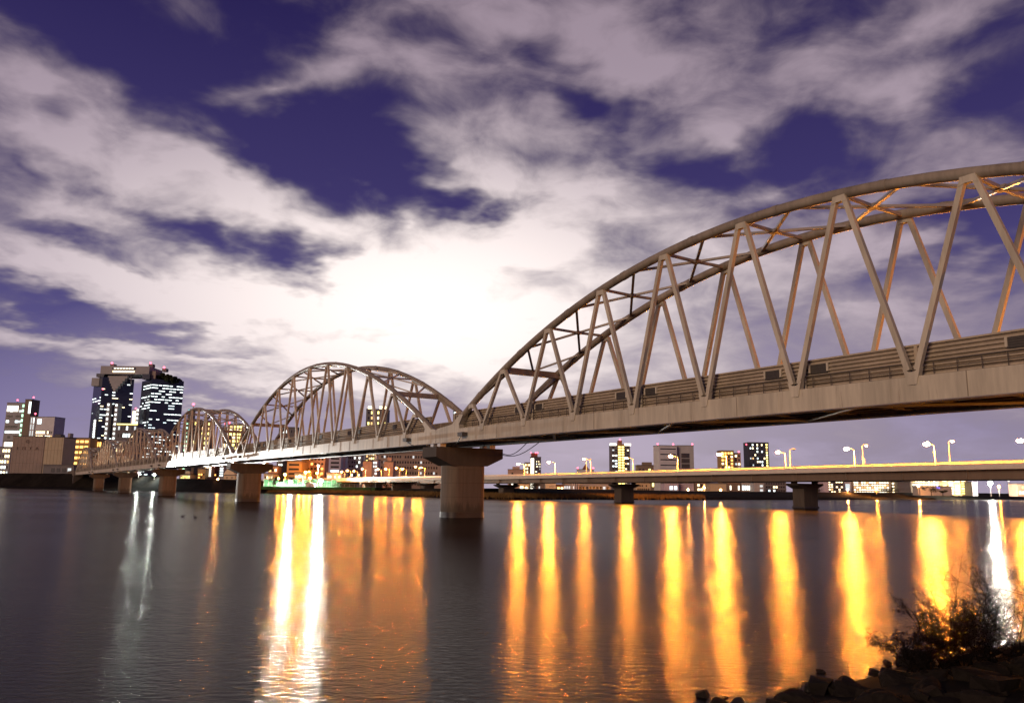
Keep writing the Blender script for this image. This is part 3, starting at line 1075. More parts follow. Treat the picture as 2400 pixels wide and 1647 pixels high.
# --- left group
r, w, h, rn = building('office_tower', 'slim glass office tower with lit floors at the far left', 6, 49, 943, 1250, 'w_grey', 24, 0, 15, 5, [('lit_white', .25), ('lit_cool', .25), ('lit_dim', .2), ('glass_unlit', .3)], wk=dict(rows_same=True, fw=.94, fh=.45, x1=at(42, 0, 1250).x - at(27.5, 0, 1250).x), beacons=((.40, 4),))
windows(r, w, h, 24, 16, 1, [('lit_green', 1.0)], rn, x0=w/2-4.2, x1=w/2-.8, fw=.8, fh=.55)
MB().box(-w/2+1, w/2-10, -.3, .1, h-14, h-5).build('lit_panel', 'lit_pale', r)
r, w, h, rn = building('tower_slab', 'dark brown windowless tower slab beside the leftmost glass tower', 48.6, 64, 935, 1240, 'w_brown', 22, 0, beacons=((.85, 3),))
MB().box(w/2-3.5, w/2-.3, -.4, .1, h-22, h-4).build('lit_sign', 'lit_white', r)
building('small_apartment', 'small apartment building with lit stair windows at the left edge', -6, 22, 1046, 700, 'w_grey', 14, 0, 5, 4, [('lit_warm', .4), ('lit_white', .25), ('glass_unlit', .3)], zb=8)
r, w, h, rn = building('shop_block', 'low block with one glaring white lit front at the left edge', 2, 30, 1033, 760, 'w_white', 12, 0)
MB().box(-w/2+1.5, w/2-1, -.4, -.1, h-6.5, h-1.2).build('lit_front', 'lit_pale', r)
r, w, h, rn = building('hotel', 'white hotel with a grid of warm lit windows behind the warehouse', 76, 122, 976, 1000, 'w_white', 20, R(-6), 9, 9, [('lit_warm', .55), ('lit_pale', .2), ('glass_unlit', .25)], wk=dict(z0=18, z1=66, fw=.7, fh=.55))
MB().box(-w/2+2, -w/2+7, -.3, .05, h-9, h-3).build('lit_emblem', 'lit_cool', r)
building('hotel_wing', 'narrow white lit wing left of the white hotel', 63, 75, 975, 1005, 'w_white', 14, 0, 10, 2, [('lit_white', .6), ('lit_dim', .4)], beacons=((.5, 3),), wk=dict(fw=.35, fh=.8))
# the big warehouse, turned so that two sides show
WY = 655
r, w, h, rn = building('warehouse', 'huge blocky windowless warehouse with dark lettering near the left edge', 27, 98, 1021, WY, 'w_hull', 16, R(5), zb=9)
root_w = r
for k in range(9):
    x = -w/2 + w*(k+.5)/9
    MB().box(x-.06, x+.06, -.06, .02, 1, h-1).build('panel_joint', 'w_brown', r)
for z in (h*.33, h*.66):
    MB().box(-w/2, w/2, -.05, .02, z-.08, z+.08).build('panel_joint', 'w_brown', r)
# round emblem and a line of four worn characters
em = MB()
for k in range(16):
    t0, t1 = 2*math.pi*k/16, 2*math.pi*(k+1)/16
    em.beam((1.4*math.cos(t0)-.5, -.12, h-4.6+1.4*math.sin(t0)), (1.4*math.cos(t1)-.5, -.12, h-4.6+1.4*math.sin(t1)), .1, .35, (0, 1, 0))
em.beam((-1.5, -.12, h-4.6), (.5, -.12, h-4.6), .1, .3, (0, 1, 0)).beam((-.5, -.125, h-5.6), (-.5, -.125, h-3.6), .1, .3, (0, 1, 0))
em.build('emblem', 'w_brown', r)
STROKES = [[(-1, .9, 1, .9), (-1, 0, 1, 0), (-.9, -.9, .9, -.9), (0, .9, 0, -.9)], [(-1, .8, 1, .8), (-.7, .1, .7, .1), (-1, -.9, 1, -.9), (-.7, .8, -.7, -.9), (.7, .8, .7, -.9)],
           [(-1, .8, 1, .8), (0, .8, 0, -.8), (-1.1, -.8, 1.1, -.8)], [(-1.1, .5, 1.1, .5), (0, 1, 0, -1), (0, .4, -1, -.9), (0, .4, 1, -.9)]]
for i, st in enumerate(STROKES):
    mb = MB()
    cx = -w*.33 + i*w*.205
    for q, (xa, za, xb, zb_) in enumerate(st):
        mb.beam((cx+xa*1.35, -.12-.002*q, h-10+za*1.2), (cx+xb*1.35, -.12-.002*q, h-10+zb_*1.2), .1, .42, (0, 1, 0))
    mb.build('letter', 'w_brown', r)
r, w, h, rn = building('warehouse_wing', 'tan panelled wing on the right side of the big warehouse', 98.6, 144, 1023, WY+2, 'w_tan', 22, R(5), zb=9)
for k in range(6):
    x = -w/2 + w*(k+.5)/6
    MB().box(x-.07, x+.07, -.06, .02, 1, h-1).build('panel_joint', 'w_brown', r)
for z in (h*.3, h*.66):
    MB().box(-w/2, w/2, -.05, .02, z-.08, z+.08).build('panel_joint', 'w_brown', r)
MB().box(0, w/2-3, .5, 8, h, h+2).build('roof_plant', 'w_roof', r)
building('low_shed', 'long low dark shed at the foot of the warehouse', 100, 172, 1088, 640, 'w_dgrey', 12, 0, 1, 5, [('lit_dim', .2), ('glass_unlit', .3)], zb=9)
building('narrow_house', 'narrow grey house with a lit window strip right of the warehouse', 144, 157, 1024, 720, 'w_grey', 12, 0, 5, 1, [('lit_dim', .6), ('glass_unlit', .4)], zb=8, plant=True)
r, w, h, rn = building('apartment_block', 'apartment block with glowing orange balconies right of the warehouse', 158, 207, 1025, 760, 'w_ochre', 14, 0, 7, 4, [('lit_orange', .95)], zb=8, wk=dict(fw=.72, fh=.42))
building('apartment_wing', 'dim brown rear wing of the orange-lit apartment block', 207.6, 236, 1027, 775, 'w_brown', 14, 0, 4, 4, [('lit_orange', .12), ('glass_unlit', .7)], zb=8)

# --- twin glass towers joined by a roof garden
TY = 1150
PX = 1150/1881
base = at(316, 950, TY)
tw = empty('twin_tower', (base.x - 9.5, TY, ZG), 0, label='dark glass twin towers joined at the top by a roof deck', cat='skyscraper')
hz = lambda y: at(316, y, TY).z - ZG
xx = lambda px: at(px, 950, TY).x - base.x
rn = random.Random(77)


def tower_part(cx, half, ztop, lit):
    """square glass tower standing cornerwise to the viewer, with floor windows on its two visible faces"""
    c = half
    poly = [(cx - c*1.02, c), (cx - c*.12, 0), (cx + c*1.0, c*.75), (cx + c*.1, c*1.9)]
    body = MB().prism(poly, 'z', 0, ztop).build('tower', 'glass_dark', tw)
    cache = {}
    for (a, b_, key) in ((poly[0], poly[1], 'L'), (poly[1], poly[2], 'R')):
        A, B_ = Vector((*a, 0)), Vector((*b_, 0))
        d = (B_-A)
        ang = math.atan2(d.y, d.x)
        n = 9
        fl = 32
        for f in range(fl):
            z = ztop*.10 + (ztop*.87)*f/fl
            runm = lit(key, f/fl, rn)
            k = 0
            while k < n:
                ln = rn.choice((1, 1, 1, 2))
                if runm and rn.random() < runm[1]:
                    L_ = d.length/n*min(ln, n-k)*.82
                    kk = (round(L_, 2), runm[0])
                    if kk not in cache:
                        cache[kk] = MB().box(-L_/2, L_/2, -.35, .2, -.55, .55).mesh('window', runm[0])
                    o = link('window', cache[kk], body)
                    p_ = A + d*((k + min(ln, n-k)/2)/n)
                    o.location = Vector((p_.x, p_.y, z)) - Vector(body.location)
                    o.rotation_euler = (0, 0, ang)
                k += ln
    return body


def litL(key, f, rn):
    if .78 < f < .83 and key == 'L':
        return ('lit_white', .75)
    if key == 'L':
        return ('lit_white', .16) if rn.random() < .4 else ('lit_dim', .06)
    return ('lit_white', .20) if rn.random() < .55 else ('lit_warm', .10)


def litR(key, f, rn):
    if f > .93:
        return ('lit_white', .85)
    if key == 'R':
        return ('lit_white', .55) if rn.random() < .5 else ('lit_cool', .2)
    return ('lit_white', .42) if rn.random() < .4 else ('lit_dim', .06)


tower_part(xx(256), 51*PX, hz(884), litL)
tower_part(xx(373), 53*PX, hz(887), litR)
dk = 8
roof = MB().box(xx(243), xx(358), -dk+8, 44, hz(877), hz(858)).build('roof_bridge', 'w_grey', tw)
subpart(roof, MB().box(xx(270), xx(326), -dk+7.6, -dk+7.98, hz(866), hz(861)), 'glass_band', 'glass_dark')
for k in range(10):
    x = xx(272) + (xx(324)-xx(272))*(k+.5)/10
    subpart(roof, MB().box(x-1.3, x+1.3, -dk+7.5, -dk+7.97, hz(872.5), hz(869.2)), 'lit_window', 'lit_warm')
for k in range(7):
    x = xx(274) + (xx(322)-xx(274))*(k+.5)/7
    subpart(roof, MB().box(x-1.6, x+1.6, -dk+7.4, -dk+7.58, hz(864.5), hz(862.4)), 'lit_window', 'lit_pale')
# round opening rim and slanting struts under the roof bridge
rim = []
for k in range(25):
    t = 2*math.pi*k/24
    rim.append((xx(302) + 17*math.cos(t), 20 + 15*math.sin(t), hz(878.5)))
MB().tube(rim, 1.1, 6, False).build('opening_rim', 'w_grey', tw, True)
for x0_, x1_ in ((285, 305), (296, 312), (312, 330)):
    MB().beam((xx(x0_), 6, hz(879)), (xx(x1_)-14, 14, hz(899)), 1.6, 1.6).build('escalator_tube', 'w_grey', tw)
MB().box(xx(234), xx(252), .2, 18, hz(884), hz(876)).build('roof_core', 'glass_dark', tw)
MB().box(xx(343), xx(361), -.5, 18, hz(888), hz(876)).build('roof_core', 'glass_dark', tw)
# stepped pale panels
for i in range(6):
    z1 = hz(880 + 6*i)
    MB().box(xx(258 + 3*i), xx(304 - 5*i), 4.5 + 1.0*(i % 2)*.1, 12, hz(886 + 6*i), z1).build('stepped_panel', 'w_grey', tw)
MB().box(xx(215), xx(233), 11, 20, hz(903), hz(884)).build('shoulder_panel', 'w_grey', tw)
for x, top, bot in ((268, 944, 1034), (287, 945, 1034), (240, 984, 1034), (339, 957, 1034)):
    pnl = MB().box(xx(x-4), xx(x+4), 2.0 if x < 300 else 0.5, 14, hz(bot), hz(top)).build('lit_shaft', 'w_grey', tw)
    for k in range(8):
        z = hz(bot) + (hz(top)-hz(bot))*(k+.6)/8
        subpart(pnl, MB().box(xx(x-1.8), xx(x+1.8), 1.5 if x < 300 else .0, 2.1 if x < 300 else .6, z-1.4, z+1.4), 'lit_window', 'lit_white')
# roof garden on the right tower
gd = MB()
for k in range(60):
    t = rn.random()
    gd.ball((xx(366 + 52*t) + rn.uniform(-3, 3), rn.uniform(4, 34), hz(872 + 15*t*t) - rn.uniform(0, 5)), rn.uniform(2.0, 4.2), 7, 5, .8)
gd.build('roof_garden', 'leaf_dark', tw)
MB().box(xx(356), xx(371), 4, 30, hz(886), hz(868)).build('garden_deck', 'w_hull', tw)
for x, y in ((261, 849), (353, 848), (386, 858)):
    m_ = MB().box(xx(x)-3, xx(x)+3, 10, 18, hz(y+9.5), hz(y+2)).build('lift_head', 'w_dgrey', tw)
    subpart(m_, MB().ball((xx(x), 9, hz(y)), 1.5), 'beacon_light', 'beacon')
for x, y in ((252, 912), (398, 1006)):
    MB().ball((xx(x), 1.0, hz(y)), 1.2).build('beacon_light', 'beacon', tw)

building('sign_tower', 'slim glaring white tower seen between the twin towers', 303.5, 313, 960, 1320, 'w_white', 12, 0, 5, 1, [('lit_pale', 1.0)], wk=dict(fw=.95, fh=.95), beacons=((.5, 2),))
r, w, h, rn = building('podium_block', 'mid-rise block with a bright roof edge between the twin towers', 268, 317, 992, 900, 'w_dgrey', 16, 0, 8, 7, MIX)
MB().box(-w/2, w/2, -.5, -.28, h-1.4, h-.3).build('lit_edge', 'lit_yellow', r)
building('cyan_tower', 'distant tower with a cyan lit top right of the twin towers', 434, 445, 958, 1500, 'w_dgrey', 14, 0, 1, 1, [('lit_cyan', 1)], wk=dict(z0=at(440, 963, 1500).z-ZG, z1=at(440, 959, 1500).z-ZG, fw=.9, fh=.9))
building('green_stair_tower', 'dark slim tower with a column of green stair lights behind the third arch', 425, 441, 984, 860, 'w_dgrey', 12, 0, 14, 1, [('lit_green', .9)], wk=dict(x0=-2, x1=2, fh=.4))
building('lantern_tower', 'brown tower with two round yellow roof lights behind the third arch', 441, 458, 981, 880, 'w_brown', 12, 0, 10, 2, [('lit_yellow', .4), ('glass_unlit', .5)])
building('column_lit_tower', 'brown tower with columns of yellow window lights behind the third arch', 466, 490, 985, 870, 'w_brown', 13, 0, 13, 3, [('lit_yellow', .5), ('lit_warm', .15), ('glass_unlit', .2)], wk=dict(fw=.35, fh=.5))
building('yellow_window_block', 'brown tower with large blocks of bright yellow windows behind the third arch', 532, 566, 993, 820, 'w_brown', 14, 0, 11, 4, YEL, wk=dict(z0=22, fw=.72, fh=.6))
building('beacon_block', 'grey block with two red roof beacons behind the third arch', 517, 531, 1000, 840, 'w_dgrey', 12, 0, 8, 3, FEW, beacons=((.2, 3), (.9, 4)))
building('dark_slab_tower', 'dark slab tower with red roof corners behind the second arch', 650, 692, 1000, 1000, 'w_dgrey', 18, 0, 8, 6, [('lit_white', .12), ('lit_dim', .15), ('glass_unlit', .5)], beacons=((.02, 1), (.3, 1)), wk=dict(fw=.4, fh=.4))
r, w, h, rn = building('gold_top_tower', 'tower with a golden lit crown behind the second arch', 855, 905, 958, 900, 'w_dgrey', 18, 0, 14, 6, [('lit_yellow', .35), ('lit_warm', .15), ('glass_unlit', .4)], wk=dict(fw=.5, fh=.5))
for k in (-1, 1):
    MB().box(k*w*.27-3.5, k*w*.27+3.5, -.4, 4, h, h+3).build('lit_crown', 'lit_warm', r)
r, w, h, rn = building('lit_roof_block', 'block with white lit roof floor peeping over the wall at the first joint', 1060, 1106, 963, 920, 'w_dblue', 16, 0, 8, 6, FEW)
MB().box(-w/2+1, w/2-1, -.4, -.26, h-4.5, h-1).build('lit_floor', 'lit_cool', r)

# --- under the third span
building('yellow_lowrise', 'low yellow-lit building under the third arch span', 422, 446, 1110, 540, 'w_cream', 12, 0, 2, 5, [('lit_yellow', .8)], zb=6, plant=True)
building('orange_block', 'plain orange-lit block under the third arch span', 463, 481, 1097, 545, 'w_ochre', 12, 0, 3, 3, [('lit_orange', .3), ('glass_unlit', .3)], zb=6)
building('stair_block', 'apartment stair block with bright white windows under the third arch span', 481.5, 496, 1088, 550, 'w_salmon', 10, 0, 6, 2, [('lit_pale', .95)], zb=6, wk=dict(fw=.7, fh=.6))
building('brown_block', 'dark brown block beside the white stair windows', 496.6, 513, 1086, 556, 'w_rust', 12, 0, 5, 3, [('lit_orange', .1), ('glass_unlit', .6)], zb=6)
building('cool_lit_block', 'narrow block with cool white window rows beside the gabled house', 513.5, 524, 1090, 552, 'w_grey', 12, 0, 5, 1, [('lit_cool', .8)], zb=6, wk=dict(fw=.8))
r, w, h, rn = building('gabled_house', 'pale gabled house left of the pier beside the park', 524.5, 551, 1112, 520, 'w_cream', 10, 0, 2, 2, [('glass_unlit', 1)], zb=6, wk=dict(fw=.35, fh=.4))
MB().prism([(-w/2-.4, h), (w/2+.4, h), (-w*.18, h+4.6)], 'y', -.3, 10.3).build('gable', 'w_cream', r)
# --- under the second span
LOW = [
    ('pink_block', 'small salmon block right of the second pier', 628, 650, 1090, 520, 'w_salmon', 3, 3, WARM), ('white_window_block', 'dark block with white windows right of the second pier', 650.5, 662, 1080, 530, 'w_dgrey', 5, 2, [('lit_white', .6), ('glass_unlit', .3)]),
    ('ochre_office', 'ochre office with window bands above the park lights', 672, 705, 1079, 520, 'w_ochre', 5, 1, [('glass_unlit', 1)]), ('stair_lit_block', 'narrow block with warm stair lights above the park', 705.6, 714, 1075, 535, 'w_ochre', 6, 1, [('lit_warm', .95)]),
    ('balcony_block', 'salmon apartment block with dark balconies above the park', 716, 761, 1066, 545, 'w_salmon', 6, 5, [('lit_orange', .2), ('glass_unlit', .7)]), ('blue_office', 'blue-grey office with bright white upper floors above the park', 771, 798, 1066, 640, 'w_lav', 7, 1, [('lit_cool', .45), ('glass_unlit', .5)]),
    ('lavender_slab', 'plain lavender wall slab beside the blue-grey office', 798.6, 809, 1066, 650, 'w_lav', 0, 0, ()), ('grey_flats', 'grey flats with scattered white windows above the viaduct lamps', 810, 846, 1064, 660, 'w_grey', 7, 6, [('lit_white', .18), ('glass_unlit', .6)]),
    ('salmon_block', 'plain salmon block above the viaduct, left one', 850, 871, 1079, 560, 'w_salmon', 0, 0, ()), ('stair_tower', 'white-lit outdoor stair tower between two salmon blocks', 871.5, 884, 1076, 566, 'w_white', 7, 2, [('lit_white', .9)]),
    ('yellow_tower', 'block with yellow windows just under the girder', 862, 882, 1056, 700, 'w_brown', 8, 4, YEL), ('salmon_block', 'plain salmon block above the viaduct, right one', 899, 921, 1080, 560, 'w_salmon', 0, 0, ()),
    ('housing_block', 'wide grey housing block with rows of dark windows behind the viaduct', 884, 1034, 1061, 700, 'w_hull', 6, 22, [('glass_unlit', .9), ('lit_dim', .06)]), ('lowrise', 'low warm-lit building behind the park, far left of it', 618, 640, 1108, 505, 'w_cream', 2, 4, WARM),
    ('lowrise', 'low warm-lit building behind the two park floodlights', 690, 718, 1106, 500, 'w_cream', 2, 5, WARM), ('lowrise', 'low bright building under the blue-grey office', 765, 800, 1106, 498, 'w_white', 2, 6, [('lit_pale', .5), ('lit_warm', .3)]),
]
for nm, lab, x0, x1, yt, Y, wl_, fl, cl, tb in LOW:
    building(nm, lab, x0, x1, yt, Y, wl_, 12, 0, fl, cl, tb, plant=(x0*7 % 3 > 1), wk=dict(fw=.8 if cl == 1 else .6, fh=.45))

# --- right of the pier, beyond the road bridge
r, w, h, rn = building('striped_tower', 'tower with one glaring white edge and red beacons right of the big pier', 1243, 1268, 1070, 1050, 'w_dgrey', 16, 0, 12, 5, [('lit_warm', .2), ('lit_white', .1), ('glass_unlit', .5)], wk=dict(x0=-1, fw=.5, fh=.45))
MB().box(-w/2+.4, -w/2+4.6, -.5, .05, 1, h-2).build('lit_edge', 'lit_pale', r)
MB().box(-w/2+1, w*.18, 3, 12, h, h+5).build('roof_plant', 'w_rust', r)
for fx in (-.45, 0, .15):
    MB().ball((fx*w, 2, h+5.4), 1.0).build('beacon_light', 'beacon', r)
building('pink_lowrise', 'low pinkish building at the foot of the white-edged tower', 1190, 1229, 1099, 900, 'w_salmon', 14, 0, 2, 6, [('lit_pale', .4), ('glass_unlit', .3)], plant=True)
building('pale_midrise', 'pale mid-rise just left of the white-edged tower', 1229.5, 1242.5, 1083, 1060, 'w_cream', 14, 0, 7, 3, WARM)
r, w, h, rn = building('winged_block', 'top of a small symmetric block with a red cap below a lamp', 1354, 1392, 1099, 1000, 'w_white', 14, 0, 2, 5, WARM, beacons=((.02, 1), (.98, 1)))
MB().prism([(-4, h), (4, h), (0, h+6)], 'y', 1, 8).build('roof_cap', 'w_rust', r)
r, w, h, rn = building('yellow_core_tower', 'tall tower with a bright yellow central bay and red roof cap', 1432, 1477, 1043, 1000, 'w_dgrey', 18, 0, 16, 2, [('lit_white', .35), ('lit_cool', .15), ('glass_unlit', .4)], wk=dict(x1=-3.6, fw=.7))
windows(r, w, h, 18, 16, 2, [('lit_warm', .4), ('glass_unlit', .5)], rn, x0=5.2, fw=.7)
cb = MB().box(-3.4, 4.9, -1.2, .5, 0, h+1.5).build('central_bay', 'w_ochre', r)
for f in range(17):
    for c in range(2):
        xw = -1.4 + 4.2*c
        z = 2 + (h-2)*f/17
        subpart(cb, MB().box(xw-1.5, xw+1.5, -1.5, -1.15, z, z+(h-2)/17*.55), 'lit_window', 'lit_yellow')
MB().box(-2.6, 2.6, 3, 10, h, h+6).build('roof_cap', 'w_rust', r)
for k in (-1, 1):
    MB().box(k*w*.38-4, k*w*.38+4, -.5, 3, h-.55, h+2.2).build('lit_crown', 'lit_pale', r)
MB().ball((0, 3, h+7.2), 1.1).build('beacon_light', 'beacon', r)
building('brown_lowrise', 'low dark brown block left of the wide grey office', 1494, 1544, 1089, 980, 'w_brown', 16, 0, 2, 6, [('lit_yellow', .25), ('lit_white', .1), ('glass_unlit', .4)], plant=True)
r, w, h, rn = building('grey_office', 'wide grey office block with dark horizontal bands and red roof corners', 1545, 1588, 1043, 950, 'w_white', 20, R(10), 8, 1, [('glass_unlit', 1)], wk=dict(fw=.98, fh=.2), beacons=((.02, 1), (.9, 1)))
r, w, h, rn = building('grey_office_wing', 'right wing of the wide grey office, with a dark recessed centre', 1588, 1626, 1043, 957, 'w_grey', 20, R(-8), 7, 1, [('glass_unlit', 1)], wk=dict(fw=.55, fh=.85, z1=h*.84), beacons=((.95, 1),))
building('orange_apartment', 'orange-lit apartment tower beside a bright road lamp', 1689, 1721, 1055, 900, 'w_ochre', 14, 0, 11, 4, [('lit_yellow', .5), ('lit_orange', .3), ('glass_unlit', .2)], wk=dict(fw=.6))
building('orange_apartment_wing', 'lower right wing of the orange-lit apartment tower', 1721.5, 1737, 1061, 905, 'w_salmon', 14, 0, 9, 2, MIX, beacons=((.9, 1),))
r, w, h, rn = building('speckled_tower', 'dark tower speckled with lit windows and a yellow stair column', 1755, 1803, 1036, 950, 'w_dblue', 20, 0, 14, 7, [('lit_white', .2), ('lit_warm', .2), ('glass_unlit', .4)], wk=dict(x1=8, fw=.55), beacons=((-.0, -3), (1.0, -3)))
windows(r, w, h, 20, 18, 1, [('lit_yellow', 1)], rn, x0=8.6, x1=10.6, fw=.9, fh=.6)
# low town seen between the road bridge and the bank
LOWR = [
    ('yellow_shed', 'small yellow-lit shed between the first two road piers', 1216, 1241, 1131, 430, 'w_cream', 1, 2, [('lit_yellow', .8)]), ('grey_shed', 'dark grey shed right of the small yellow shed', 1256, 1277, 1131, 440, 'w_dgrey', 1, 4, [('lit_dim', .3)]),
    ('sign_building', 'cream building with a small dark name on its front', 1279, 1303, 1128, 430, 'w_cream', 0, 0, ()), ('awning_house', 'small house with a lit sign between the road piers', 1304, 1322, 1134, 436, 'w_salmon', 1, 2, WARM),
    ('fin_building', 'grey building with slanted white fins between the road piers', 1320, 1349, 1130, 440, 'w_grey', 1, 5, [('lit_dim', .6)]), ('long_shed', 'long grey shed left of the middle road pier', 1352, 1432, 1131, 445, 'w_grey', 1, 9, [('lit_dim', .12), ('glass_unlit', .5)]),
    ('window_house', 'tan house with two rows of square windows right of the middle road pier', 1491, 1524, 1129, 470, 'w_tan', 2, 6, [('glass_unlit', .95)]), ('blue_shed', 'blue-grey shed with a white lit gate', 1556, 1590, 1130, 500, 'w_lav', 1, 3, [('lit_cool', .6)]),
    ('white_gate_shed', 'blue-grey shed with a bright white end', 1594, 1626, 1130, 505, 'w_lav', 1, 3, [('lit_white', .5)]), ('brown_house', 'brown house with warm windows behind two orange path lamps', 1632, 1662, 1127, 500, 'w_brown', 2, 4, WARM),
    ('pale_hall', 'plain pale hall with a rounded top right of the orange path lamps', 1664, 1702, 1131, 480, 'w_tan', 0, 0, ()), ('store', 'brown store with a lit eaves line', 1703, 1735, 1128, 500, 'w_brown', 1, 6, [('lit_pale', .6)]),
    ('bright_store', 'store front glaring white below the dark speckled tower', 1737, 1766, 1128, 500, 'w_grey', 1, 5, [('lit_white', .95)]), ('grey_house', 'grey house with white window lines left of the right road pier', 1768, 1790, 1129, 490, 'w_grey', 2, 2, [('lit_dim', .6)]),
    ('dark_flats', 'dark flats with few lights left of the right road pier', 1791, 1842, 1124, 520, 'w_dgrey', 3, 8, FEW), ('pale_tower', 'pale narrow block right of the right road pier', 1929, 1942, 1126, 480, 'w_lav', 0, 0, ()),
    ('warm_flats', 'flats with scattered warm windows right of the right road pier', 1938.5, 1977, 1122, 520, 'w_dgrey', 5, 6, [('lit_warm', .5), ('glass_unlit', .4)]), ('white_end_wall', 'plain lit end wall left of the glowing housing block', 1977.5, 1994, 1122, 530, 'w_white', 1, 1, [('lit_dim', 1)]),
    ('glowing_housing', 'wide housing block with glowing white corridor rows under the road bridge', 1995, 2087, 1118, 540, 'w_cream', 6, 14, [('lit_pale', .97)]), ('warm_flats', 'narrow flats with warm windows right of the glowing housing block', 2088, 2103, 1118, 545, 'w_brown', 5, 2, [('lit_warm', .9)]),
    ('dark_house', 'dark house with two pairs of white windows right of the warm flats', 2104, 2132, 1128, 540, 'w_dgrey', 2, 4, [('lit_white', .4)]), ('glowing_housing', 'smaller glowing white housing block above a dark wall', 2134, 2201, 1120, 560, 'w_cream', 4, 10, [('lit_pale', .97)]),
    ('stair_flats', 'flats with four tall lit stair columns near the right edge', 2202, 2268, 1120, 570, 'w_ochre', 6, 4, [('lit_yellow', .95)]), ('wall_block', 'grey garden wall block with a small blue sign', 2156, 2230, 1138, 520, 'w_grey', 0, 0, ()),
    ('small_dark_house', 'small dark house with two white windows near the right edge', 2278, 2290, 1128, 560, 'w_dgrey', 2, 1, [('lit_white', .9)]), ('lit_depot', 'warm-lit depot at the right edge', 2383, 2425, 1132, 560, 'w_salmon', 2, 5, [('lit_warm', .8)]),
]
for nm, lab, x0, x1, yt, Y, wl_, fl, cl, tb in LOWR:
    r, w, h, rn = building(nm, lab, x0, x1, yt, Y, wl_, 10, 0, fl, cl, tb, wk=dict(fw=.66, fh=.5, z0=.8, z1=None))
    if nm == 'sign_building':
        for k in range(6):
            mb = MB()
            cx = -w*.12 + k*w*.085
            mb.box(cx-.16, cx-.05, -.05, .01, h*.42, h*.62).box(cx-.05, cx+.14, -.05, .01, h*.42 + (k % 3)*.25, h*.47 + (k % 3)*.25)
            mb.build('letter', 'w_dgrey', r)
    if nm == 'wall_block':
        mb = MB().box(w*.02, w*.06, -.2, -.02, h-1.5, h-.3).box(w*.075, w*.12, -.2, -.02, h-1.7, h-.8)
        mb.build('lit_sign', 'lit_blue', r)
    if nm == 'fin_building':
        for k in range(4):
            MB().beam((w*.18 + k*1.2, -.3, .2), (w*.24 + k*1.2, -.3, h-.5), .25, .35).build('fin', 'w_white', r)
    if nm == 'stair_flats':
        pass

# striped chimney near the right edge
cp = at(2366, 1150, 620)
ch = empty('striped_mast', (cp.x, 620, ZG), 0, label='thin red and white striped mast near the right edge', cat='mast')
for k in range(5):
    MB().tube([(0, 0, k*2.2), (0, 0, k*2.2+2.19)], .5-.03*k, 8).build('mast_section', 'w_rust' if k % 2 else 'w_white', ch)
MB().ball((0, 0, 11.7), .7).build('mast_light', 'lit_pale', ch)


# ------------------------------------------------------------------ lamps on the banks
def mast_light(px, py, Y, label, mat, r, group, zb=2.6, box=True):
    q = at(px, py, Y)
    o = empty('floodlight_mast', (q.x, Y, zb), 0, label=label, cat='floodlight', group=group)
    h = q.z - zb
    MB().tube([(0, 0, 0), (0, 0, h)], [.14, .09], 8).build('pole', 'galvanised', o, True)
    hd = MB().box(-r*1.3, r*1.3, .05, .35, h-.1, h+r*1.6).build('lamp_housing', 'rail_dark', o)
    subpart(hd, MB().ball((0, -.25, h+r*.7), r, 10, 6), 'lens', mat, True)
    return o


FG = 'park floodlights'
mast_light(681, 1131, 432, 'glaring warm white park floodlight, left of the two big ones', 'flood_white', .62, FG)
mast_light(752, 1128, 425, 'glaring white park floodlight, right of the two big ones', 'flood_white', .66, FG)
mast_light(746, 1092, 430, 'tall mast with a white light above the right park floodlight', 'flood_cool', .32, FG)
for px, py, lab in ((652, 1122, 'small orange park light near the round dark tree'), (703, 1117, 'small orange park light between the two big floodlights'), (727, 1121, 'small orange park light close left of the right big floodlight'), (668, 1113, 'small orange park light above the left big floodlight'), (716, 1108, 'high small orange park light between the two big floodlights')):
    mast_light(px, py, 440, lab, 'sodium_small', .42, 'small orange park lights')
BG_ = 'small white bank lamps'
mast_light(325, 1110, 520, 'small white lamp on the left bank between two piers, left of a pair', 'small_white', .45, BG_, 8)
mast_light(362, 1113, 505, 'small white lamp on the left bank close to the third pier', 'small_white', .45, BG_, 7)
mast_light(511, 1124, 470, 'small orange lamp on the bank left of the gabled house', 'small_orange', .4, 'small orange bank lamps', 6)
for px, py, lab in ((1612.5, 1148, 'orange path lamp on the far bank, left of three'), (1650, 1143, 'orange path lamp on the far bank, middle and highest of three'), (1689, 1148.5, 'orange path lamp on the far bank, right of three')):
    mast_light(px, py, 420, lab, 'small_orange', .3, 'small orange bank lamps', 3)
mast_light(2321, 1135, 545, 'glaring white floodlight near the right edge under the road bridge', 'flood_white', 1.0, 'right bank floodlights')
mast_light(2341, 1141, 540, 'small orange lamp right of the white floodlight at the right edge', 'sodium_small', .4, 'right bank floodlights')
mast_light(1986, 1148, 480, 'orange lamp at the left foot of the glowing housing block', 'small_orange', .35, 'small orange bank lamps', 3)
mast_light(2054, 1147, 480, 'orange lamp at the right foot of the glowing housing block', 'sodium_small', .3, 'small orange bank lamps', 3)
mast_light(2152, 1139, 515, 'orange lamp at the end of the garden wall block', 'small_orange', .45, 'small orange bank lamps', 3)
# added street lamps, unseen right of the view, to tint the nearest span orange
for s, off, z, lab in ((8, 16, 6.2, 'added unseen street lamp on the near bank close beyond the railway bridge'), (-6, 34, 8.6, 'added unseen street lamp on the near bank, middle one beyond the railway bridge'), (-12, 66, 9.0, 'added unseen street lamp on the near bank, farthest from the railway bridge')):
    street_lamp(BW(s, off, 2.2), z, -NB*1.4, lab, 'added near bank lamps', 'sodium', .34)

